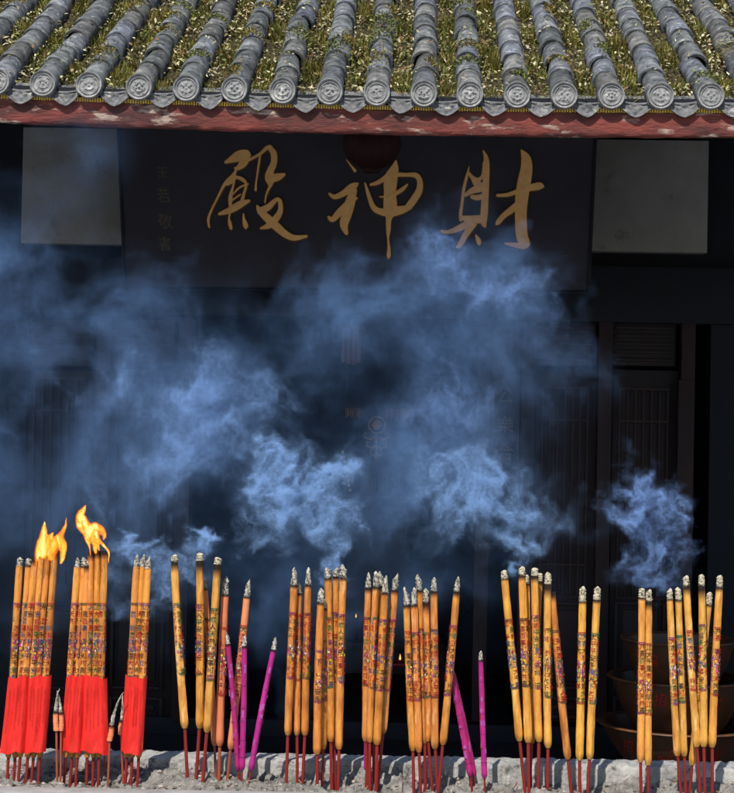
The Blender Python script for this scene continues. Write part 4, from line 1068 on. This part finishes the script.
def volume_tree(lo, hi, res, material, tomesh=None, smooth=False):
    ng = bpy.data.node_groups.new('density_grid', 'GeometryNodeTree')
    ng.interface.new_socket('Geometry', in_out='INPUT', socket_type='NodeSocketGeometry'); ng.interface.new_socket('Geometry', in_out='OUTPUT', socket_type='NodeSocketGeometry')
    N = ng.nodes.new; L = ng.links.new
    gi, go = N('NodeGroupInput'), N('NodeGroupOutput')
    pos = N('GeometryNodeInputPosition'); sub = N('ShaderNodeVectorMath'); sub.operation = 'SUBTRACT'; sub.inputs[1].default_value = lo
    L(pos.outputs[0], sub.inputs[0])
    sc_ = N('ShaderNodeVectorMath'); sc_.operation = 'MULTIPLY'; sc_.inputs[1].default_value = [(res[k] - 1) / (hi[k] - lo[k]) for k in range(3)]
    L(sub.outputs[0], sc_.inputs[0])
    ad = N('ShaderNodeVectorMath'); ad.operation = 'ADD'; ad.inputs[1].default_value = (.5, .5, .5); L(sc_.outputs[0], ad.inputs[0])
    fl = N('ShaderNodeVectorMath'); fl.operation = 'FLOOR'; L(ad.outputs[0], fl.inputs[0])
    dot = N('ShaderNodeVectorMath'); dot.operation = 'DOT_PRODUCT'; dot.inputs[1].default_value = (res[1] * res[2], res[2], 1); L(fl.outputs[0], dot.inputs[0])
    na = N('GeometryNodeInputNamedAttribute'); na.data_type = 'FLOAT'; na.inputs[0].default_value = 'dens'
    si = N('GeometryNodeSampleIndex'); si.data_type = 'FLOAT'; si.domain = 'POINT'; si.clamp = True
    L(gi.outputs[0], si.inputs['Geometry']); L(na.outputs[0], si.inputs['Value']); L(dot.outputs['Value'], si.inputs['Index'])
    vc = N('GeometryNodeVolumeCube'); L(si.outputs[0], vc.inputs['Density'])
    vc.inputs['Min'].default_value = lo; vc.inputs['Max'].default_value = hi
    for k, a in enumerate('XYZ'): vc.inputs['Resolution ' + a].default_value = res[k]
    out = vc.outputs[0]
    if tomesh is not None:
        vm = N('GeometryNodeVolumeToMesh'); vm.inputs['Threshold'].default_value = tomesh; L(out, vm.inputs[0]); out = vm.outputs[0]
    sm = N('GeometryNodeSetMaterial'); sm.inputs['Material'].default_value = material; L(out, sm.inputs['Geometry']); L(sm.outputs[0], go.inputs[0])
    return ng

def grid_pts(lo, hi, res):
    ax_ = [np.linspace(lo[k], hi[k], res[k], dtype=np.float32) for k in range(3)]
    return np.stack(np.meshgrid(*ax_, indexing='ij'), -1).reshape(-1, 3)
def grid_object(name, lo, hi, res, dens, material, tomesh=None):
    P = grid_pts(lo, hi, res)
    me = bpy.data.meshes.new(name); me.vertices.add(len(P)); me.vertices.foreach_set('co', P.ravel())
    a = me.attributes.new('dens', 'FLOAT', 'POINT'); a.data.foreach_set('value', dens.astype(np.float32))
    me.materials.append(material)
    o = bpy.data.objects.new(name, me); COL.objects.link(o)
    md = o.modifiers.new('density', 'NODES'); md.node_group = volume_tree(lo, hi, res, material, tomesh)
    if tomesh is not None:
        bpy.context.view_layer.update()
        nm = bpy.data.meshes.new_from_object(o.evaluated_get(bpy.context.evaluated_depsgraph_get()))
        o.modifiers.clear(); o.data = nm; nm.shade_smooth()
        if not nm.materials: nm.materials.append(material)
    return o

# ------------------------------------------------------------------ flames on the burning bundles
def flame_mat():
    m = bpy.data.materials.new('open_flame'); m.use_nodes = True; t = m.node_tree; t.nodes.clear(); N = t.nodes.new; L = t.links.new
    o = N('ShaderNodeOutputMaterial'); lw = N('ShaderNodeLayerWeight'); lw.inputs[0].default_value = .5
    nz = N('ShaderNodeTexNoise'); nz.inputs['Scale'].default_value = 38; nz.inputs['Detail'].default_value = 1.5; nz.inputs['Distortion'].default_value = .8
    tc = N('ShaderNodeTexCoord'); mp = N('ShaderNodeMapping'); mp.inputs['Scale'].default_value = (1.3, 1, .4); L(tc.outputs['Object'], mp.inputs[0]); L(mp.outputs[0], nz.inputs['Vector'])
    mixv = N('ShaderNodeMath'); mixv.operation = 'MULTIPLY_ADD'; mixv.inputs[1].default_value = 1.1; L(nz.outputs[0], mixv.inputs[0]); L(lw.outputs['Facing'], mixv.inputs[2])
    cr = N('ShaderNodeValToRGB'); e = cr.color_ramp.elements
    e[0].position = .42; e[0].color = (1, .78, .26, 1); e[1].position = .98; e[1].color = (.8, .09, .006, 1)
    k = e.new(.54); k.color = (1, .48, .03, 1); k = e.new(.74); k.color = (1, .22, .01, 1)
    L(mixv.outputs[0], cr.inputs[0])
    em = N('ShaderNodeEmission'); L(cr.outputs[0], em.inputs[0]); em.inputs[1].default_value = 1.6
    tr_ = N('ShaderNodeBsdfTransparent'); mx = N('ShaderNodeMixShader')
    al = N('ShaderNodeMapRange'); al.inputs[1].default_value = .42; al.inputs[2].default_value = 1.0; al.inputs[3].default_value = .80; al.inputs[4].default_value = .04; L(mixv.outputs[0], al.inputs[0])
    L(al.outputs[0], mx.inputs[0]); L(tr_.outputs[0], mx.inputs[1]); L(em.outputs[0], mx.inputs[2]); L(mx.outputs[0], o.inputs['Surface']); return m
FM = flame_mat()
def flame(tongues, label, d):
    pts = [at(x, y, d) for tg in tongues for x, y, r_ in tg]
    A = np.array(pts); lo = A.min(0) - .03; hi = A.max(0) + .03; res = [int((hi[k] - lo[k]) / .0018) for k in range(3)]
    lo, hi = [float(v) for v in lo], [float(v) for v in hi]
    P = grid_pts(lo, hi, res); D = np.zeros(len(P), np.float32)
    Pw = P + .0022 * samp(CURL, P * 4)
    for tg in tongues:
        C = catmull([(*at(x, y, d), r_ * d / F) for x, y, r_ in tg], 6)
        best = np.full(len(P), -9., np.float32)
        for a, c_ in zip(C, C[1:]):
            ab = c_[:3] - a[:3]; u = np.clip(((Pw - a[:3]) @ ab) / (ab @ ab + 1e-12), 0, 1)
            df = (Pw - a[:3] - u[:, None] * ab); df[:, 1] *= 1.5; dd = np.sqrt((df ** 2).sum(1)); rr = a[3] + (c_[3] - a[3]) * u
            best = np.maximum(best, 1 - dd / np.maximum(rr, 5e-4))
        D = np.maximum(D, np.maximum(best, 0))
    o = grid_object('flame', lo, hi, res, D, FM, .02)
    tag(o, label, 'flame', 'open flames on burning incense bundles'); return o
flame([[(35, 567, .8), (36, 556, 3.0), (39.5, 545, 4.6), (43, 535, 4.4), (44.5, 527, 2.6), (45, 519, .3)], [(43, 556, 3.6), (45, 546, 4.8), (48, 539, 4.2), (51, 535, 2.4), (52.5, 531, .4)],
       [(60, 563, 1.2), (62, 554, 3.4), (62, 545, 4.4), (60.5, 537, 4), (63, 529, 2.6), (66, 522, 1.2), (67, 516, .3)], [(50, 558, 3.6), (53, 549, 5.4), (55, 542, 5), (58, 537, 3.5)]],
      'yellow two-tongued flame over the outer pair of red sleeves', 3.955)
flame([[(90, 555, .9), (88.5, 545, 1.5), (84.5, 534, 2.6), (80, 525, 4.2), (80.5, 516, 4.4), (83.5, 509, 2.6), (86, 504, .3)], [(95.5, 553, 1.8), (93.5, 544, 3.2), (90.5, 534, 5.0), (87, 526, 5), (84, 519, 4)],
       [(90, 530, 4.6), (96, 527.5, 5.2), (101.5, 531, 4.4), (104.5, 537, 2.6), (103, 541, .6)], [(99, 551, 1.0), (97.5, 543, 2.6), (96, 536, 4.4), (93, 529, 4)], [(108.5, 563, .6), (108.3, 552, 1.4), (103, 546.5, 1.7), (98.5, 541, 2.4)]],
      'tall orange flame leaning over the fourth red sleeve', 3.955)

# ------------------------------------------------------------------ smoke
FBM3 = fft_noise(64, 5.4, 80, 3); FBM4 = fft_noise(64, 4.6, 90, 1)
def upsample(a, full):
    """Linear interpolation of a coarse (x, y, z, 3) lattice up to the full grid."""
    for ax_ in range(3):
        n, m_ = a.shape[ax_], full[ax_]
        t_ = np.linspace(0, n - 1, m_, dtype=np.float32); i = np.minimum(t_.astype(int), n - 2); w_ = t_ - i
        sh = [1] * a.ndim; sh[ax_] = m_; w_ = w_.reshape(sh)
        a = np.take(a, i, ax_) * (1 - w_) + np.take(a, i + 1, ax_) * w_
    return a
def smoke(label, box, d0, d1, vox, blobs, color, dens, seed, adv, scales, style, step=3.0, aniso=-.3, lift=0.0):
    """box: the window it fills; blobs: (px, py, rx, rz, weight, depth, half depth)."""
    cs = [at(x, y, d) for x in (box[0], box[2]) for y in (box[1], box[3]) for d in (d0, d1)]
    A = np.array(cs); lo = [float(v) for v in A.min(0)]; hi = [float(v) for v in A.max(0)]
    res = [max(8, int((hi[k] - lo[k]) / vox)) for k in range(3)]
    off = np.array([seed * .37, seed * .61, seed * .83], np.float32) % 1
    half = [max(4, (r + 1) // 2) for r in res]
    Pc = grid_pts(lo, hi, half); st = Pc.copy()
    nst = 7
    for fld, s_, amt in ((CURL, scales[0], adv[0]), (CURL2, scales[1], adv[1])):
        for k in range(nst): Pc -= samp(fld, Pc / s_ + off) * (amt / nst)
    disp = upsample((Pc - st).reshape(*half, 3), res).reshape(-1, 3)
    P0 = grid_pts(lo, hi, res); P = P0 + disp
    E = np.zeros(len(P), np.float32)
    for (x, y, rx, rz, wt, dp, rd) in blobs:
        c_ = np.array(at(x, y, dp), np.float32); k = dp / F
        q = ((P[:, 0] - c_[0]) / (rx * k)) ** 2 + ((P[:, 1] - c_[1]) / rd) ** 2 + ((P[:, 2] - c_[2]) / (rz * k)) ** 2
        E += wt * np.exp(-q * 1.5)
    on_ = E > .02
    Pm = P[on_]; Em = E[on_]
    n1 = samp(FBM4, Pm / style['s1'] + off); n2 = samp(FBM3 if 's3' in style else FBM2, Pm / style['s2'] + off * 2)
    b_ = (Em ** .5) * (1 + style['amp'] * n1) - style['thr']
    body = np.clip(b_ / style['soft'], 0, 1); body = body * body * (3 - 2 * body) * np.minimum(Em, 1.6)
    fil = np.exp(-(n2 / style['w']) ** 2)
    if 's3' in style:
        n3 = samp(FBM3, Pm / style['s3'] + off * 3); fil = np.maximum(fil, .8 * np.exp(-(n3 / style['w']) ** 2))
    Dm = body * (1 - style['fil'] + style['fil'] * style['gain'] * fil) + style['veil'] * Em
    D = np.zeros(len(P), np.float32); D[on_] = Dm
    u = (P0 - np.array(lo, np.float32)) / (np.array(hi, np.float32) - np.array(lo, np.float32)); ed = np.clip(np.minimum(u, 1 - u).min(1) / .06, 0, 1)
    D *= ed * ed * (3 - 2 * ed)
    D = np.where(D < .012, 0, D)
    m = smoke_mat('smoke_volume', color, dens, aniso)
    m.cycles.volume_step_rate = step; m.cycles.volume_sampling = 'DISTANCE'
    o = grid_object('smoke', lo, hi, res, D, m)
    tag(o, label, 'smoke', 'drifting incense smoke', 'stuff'); return o

HAZE = (.235, .425, .80); PALE = (.36, .59, 1.0)
BROAD = dict(s1=.52, s2=.46, s3=.25, amp=.46, thr=.47, soft=.62, w=.32, fil=.60, gain=2.1, veil=.16)
smoke('broad blue veil of smoke drifting across the doorway and over the board', (-70, 110, 640, 720), 4.8, 6.1, .0098,
      [(0, 290, 40, 110, 1.0, 5.4, .35), (-25, 400, 60, 130, .9, 5.4, .35), (70, 300, 60, 50, .6, 5.5, .35), (150, 300, 45, 26, .5, 5.5, .3), (50, 400, 40, 30, .35, 5.4, .3), (120, 400, 60, 40, .8, 5.4, .3), (180, 410, 80, 55, 1.05, 5.4, .3), (255, 395, 52, 42, 1.05, 5.3, .3), (190, 360, 60, 30, .7, 5.4, .3),
       (150, 480, 70, 50, .75, 5.3, .3), (215, 480, 60, 50, .7, 5.3, .3), (290, 320, 50, 30, .8, 5.6, .3), (345, 318, 60, 32, .7, 5.6, .3), (300, 372, 46, 34, .5, 5.5, .3), (445, 268, 50, 28, 1.3, 5.5, .3), (395, 282, 45, 26, .9, 5.5, .3), (500, 275, 40, 26, .8, 5.5, .3), (455, 310, 70, 40, .9, 5.5, .3), (535, 330, 38, 34, 1.0, 5.6, .3), (565, 345, 22, 22, .6, 5.6, .25),
       (520, 375, 28, 40, .7, 5.6, .25), (440, 370, 60, 45, .75, 5.5, .3), (370, 410, 56, 46, .5, 5.5, .3), (400, 480, 90, 60, .8, 5.4, .3), (430, 430, 60, 40, .7, 5.4, .3), (330, 450, 60, 45, .6, 5.4, .3), (300, 535, 100, 46, .40, 5.4, .3), (400, 540, 90, 46, .5, 5.4, .3), (75, 490, 50, 40, .7, 5.3, .3), (20, 510, 50, 50, .5, 5.3, .3), (130, 550, 90, 44, .42, 5.2, .3),
       (30, 180, 60, 60, .32, 5.6, .3), (90, 150, 60, 40, .18, 5.6, .3), (510, 480, 70, 50, .6, 5.4, .25), (570, 520, 40, 30, .35, 5.4, .25), (480, 560, 60, 50, .35, 5.4, .25), (230, 610, 220, 60, .35, 5.3, .3), (420, 600, 120, 50, .3, 5.3, .3), (180, 540, 60, 40, .4, 5.3, .3), (250, 570, 60, 40, .35, 5.3, .3), (430, 262, 60, 24, .5, 5.5, .25), (60, 600, 100, 40, .12, 5.3, .3)],
      HAZE, 1.2, 1, (.18, .09), (1.0, .40), BROAD, step=4)
FINE = dict(s1=.20, s2=.24, s3=.15, amp=.26, thr=.20, soft=1.0, w=.24, fil=.82, gain=2.6, veil=.10)
V = .0034
smoke('bright curling smoke plume rising from the close-set gold sticks', (215, 430, 375, 580), 4.10, 4.36, V,
      [(265, 475, 22, 24, 1.0, 4.22, .03), (300, 480, 26, 26, .9, 4.22, .03), (255, 500, 16, 22, .8, 4.22, .026), (330, 515, 16, 30, 1.0, 4.2, .026), (312, 505, 24, 26, 1.0, 4.22, .03), (280, 500, 26, 26, .9, 4.22, .03), (330, 545, 12, 20, 1.0, 4.16, .022), (327, 562, 8, 10, 1.0, 4.12, .03), (348, 535, 9, 20, .6, 4.2, .022), (242, 535, 16, 20, .7, 4.2, .026), (290, 495, 60, 50, .22, 4.23, .04), (250, 460, 30, 26, .3, 4.23, .03), (340, 480, 20, 30, .25, 4.23, .03), (262, 548, 16, 10, .4, 4.2, .026)],
      PALE, 36.0, 2, (.045, .030), (.26, .11), FINE)
smoke('bright curling smoke plume rising from the fan of gold sticks near the bowls', (390, 430, 600, 590), 4.10, 4.36, V,
      [(440, 475, 26, 24, .5, 4.22, .03), (470, 490, 30, 24, .8, 4.22, .03), (500, 480, 22, 20, .5, 4.22, .03), (495, 512, 32, 24, 1.0, 4.22, .03), (525, 505, 24, 22, .6, 4.22, .03), (520, 535, 20, 20, 1.0, 4.2, .026), (533, 555, 9, 14, 1.0, 4.14, .03), (550, 525, 20, 22, .45, 4.22, .026), (455, 520, 26, 22, .5, 4.22, .03), (585, 520, 14, 26, .25, 4.2, .026), (480, 500, 70, 46, .2, 4.23, .04), (430, 460, 34, 24, .3, 4.23, .03), (520, 475, 30, 20, .25, 4.23, .03), (420, 520, 24, 30, .3, 4.22, .026)],
      PALE, 30.0, 3, (.045, .030), (.28, .11), FINE)
smoke('compact blue smoke plume before the slatted doors above the touching yellow sticks', (595, 430, 705, 610), 4.09, 4.33, V,
      [(642, 500, 15, 15, 1.0, 4.2, .026), (632, 520, 16, 20, .9, 4.2, .026), (655, 520, 22, 20, .9, 4.2, .026), (674, 500, 11, 20, .8, 4.2, .026), (680, 530, 8, 24, .5, 4.2, .022), (634, 548, 12, 20, .7, 4.2, .022), (655, 550, 20, 18, .6, 4.2, .026), (648, 580, 22, 16, .45, 4.2, .026), (670, 580, 18, 20, .35, 4.2, .026), (652, 535, 36, 50, .18, 4.21, .04), (640, 475, 20, 20, .2, 4.21, .03), (612, 460, 8, 22, .25, 4.2, .022)],
      (.32, .52, .98), 30.0, 4, (.045, .030), (.22, .10), FINE)
smoke('wispy smoke curling between the single red sleeve and the black-necked sticks', (95, 515, 240, 620), 4.05, 4.26, V,
      [(122, 542, 12, 9, .8, 4.15, .022), (146, 546, 16, 8, 1.0, 4.12, .022), (160, 562, 14, 12, .9, 4.15, .022), (118, 566, 14, 14, .8, 4.15, .022), (168, 585, 18, 14, .7, 4.15, .022), (206, 540, 12, 10, 1.0, 4.13, .022), (194, 546, 9, 12, .9, 4.13, .022), (216, 538, 9, 9, .9, 4.13, .022), (190, 562, 10, 8, .7, 4.14, .022), (205, 570, 12, 14, .5, 4.15, .022), (115, 600, 16, 16, .4, 4.15, .022), (150, 605, 30, 12, .3, 4.15, .022), (150, 565, 50, 30, .2, 4.16, .03), (205, 555, 24, 26, .25, 4.15, .03), (135, 548, 14, 8, .7, 4.13, .022), (176, 566, 10, 10, .7, 4.14, .022)],
      PALE, 40.0, 5, (.024, .022), (.18, .09), FINE)
MID = dict(s1=.42, s2=.42, s3=.26, amp=.36, thr=.24, soft=.95, w=.26, fil=.80, gain=2.5, veil=.04)
smoke('pale billow of smoke curling over the red sleeves and the closed doors', (30, 320, 335, 530), 4.75, 5.1, .0062,
      [(180, 400, 50, 34, 1.0, 4.92, .07), (230, 385, 44, 30, 1.0, 4.92, .07), (120, 385, 44, 28, .7, 4.92, .07), (210, 430, 50, 34, .9, 4.92, .07), (160, 450, 46, 30, .7, 4.92, .07), (270, 400, 30, 30, .7, 4.92, .06), (190, 485, 40, 26, .5, 4.92, .06), (75, 400, 26, 26, .5, 4.92, .06), (100, 490, 36, 24, .5, 4.92, .06)],
      (.30, .50, .90), 11.0, 6, (.085, .055), (.50, .22), MID, step=3.5)
smoke('pale billow of smoke curling up the doorway towards the lower edge of the board', (370, 235, 600, 480), 4.75, 5.1, .0062,
      [(440, 272, 46, 22, 1.0, 4.92, .07), (490, 280, 36, 22, .8, 4.92, .07), (540, 335, 28, 28, .8, 4.92, .06), (515, 310, 30, 24, .7, 4.92, .06), (470, 400, 34, 30, .6, 4.92, .07), (430, 390, 34, 24, .6, 4.92, .07), (455, 440, 40, 30, .6, 4.92, .07), (415, 430, 30, 30, .45, 4.92, .06), (520, 370, 18, 30, .5, 4.92, .06)],
      (.30, .49, .92), 10.0, 7, (.085, .055), (.50, .22), MID, step=3.5)
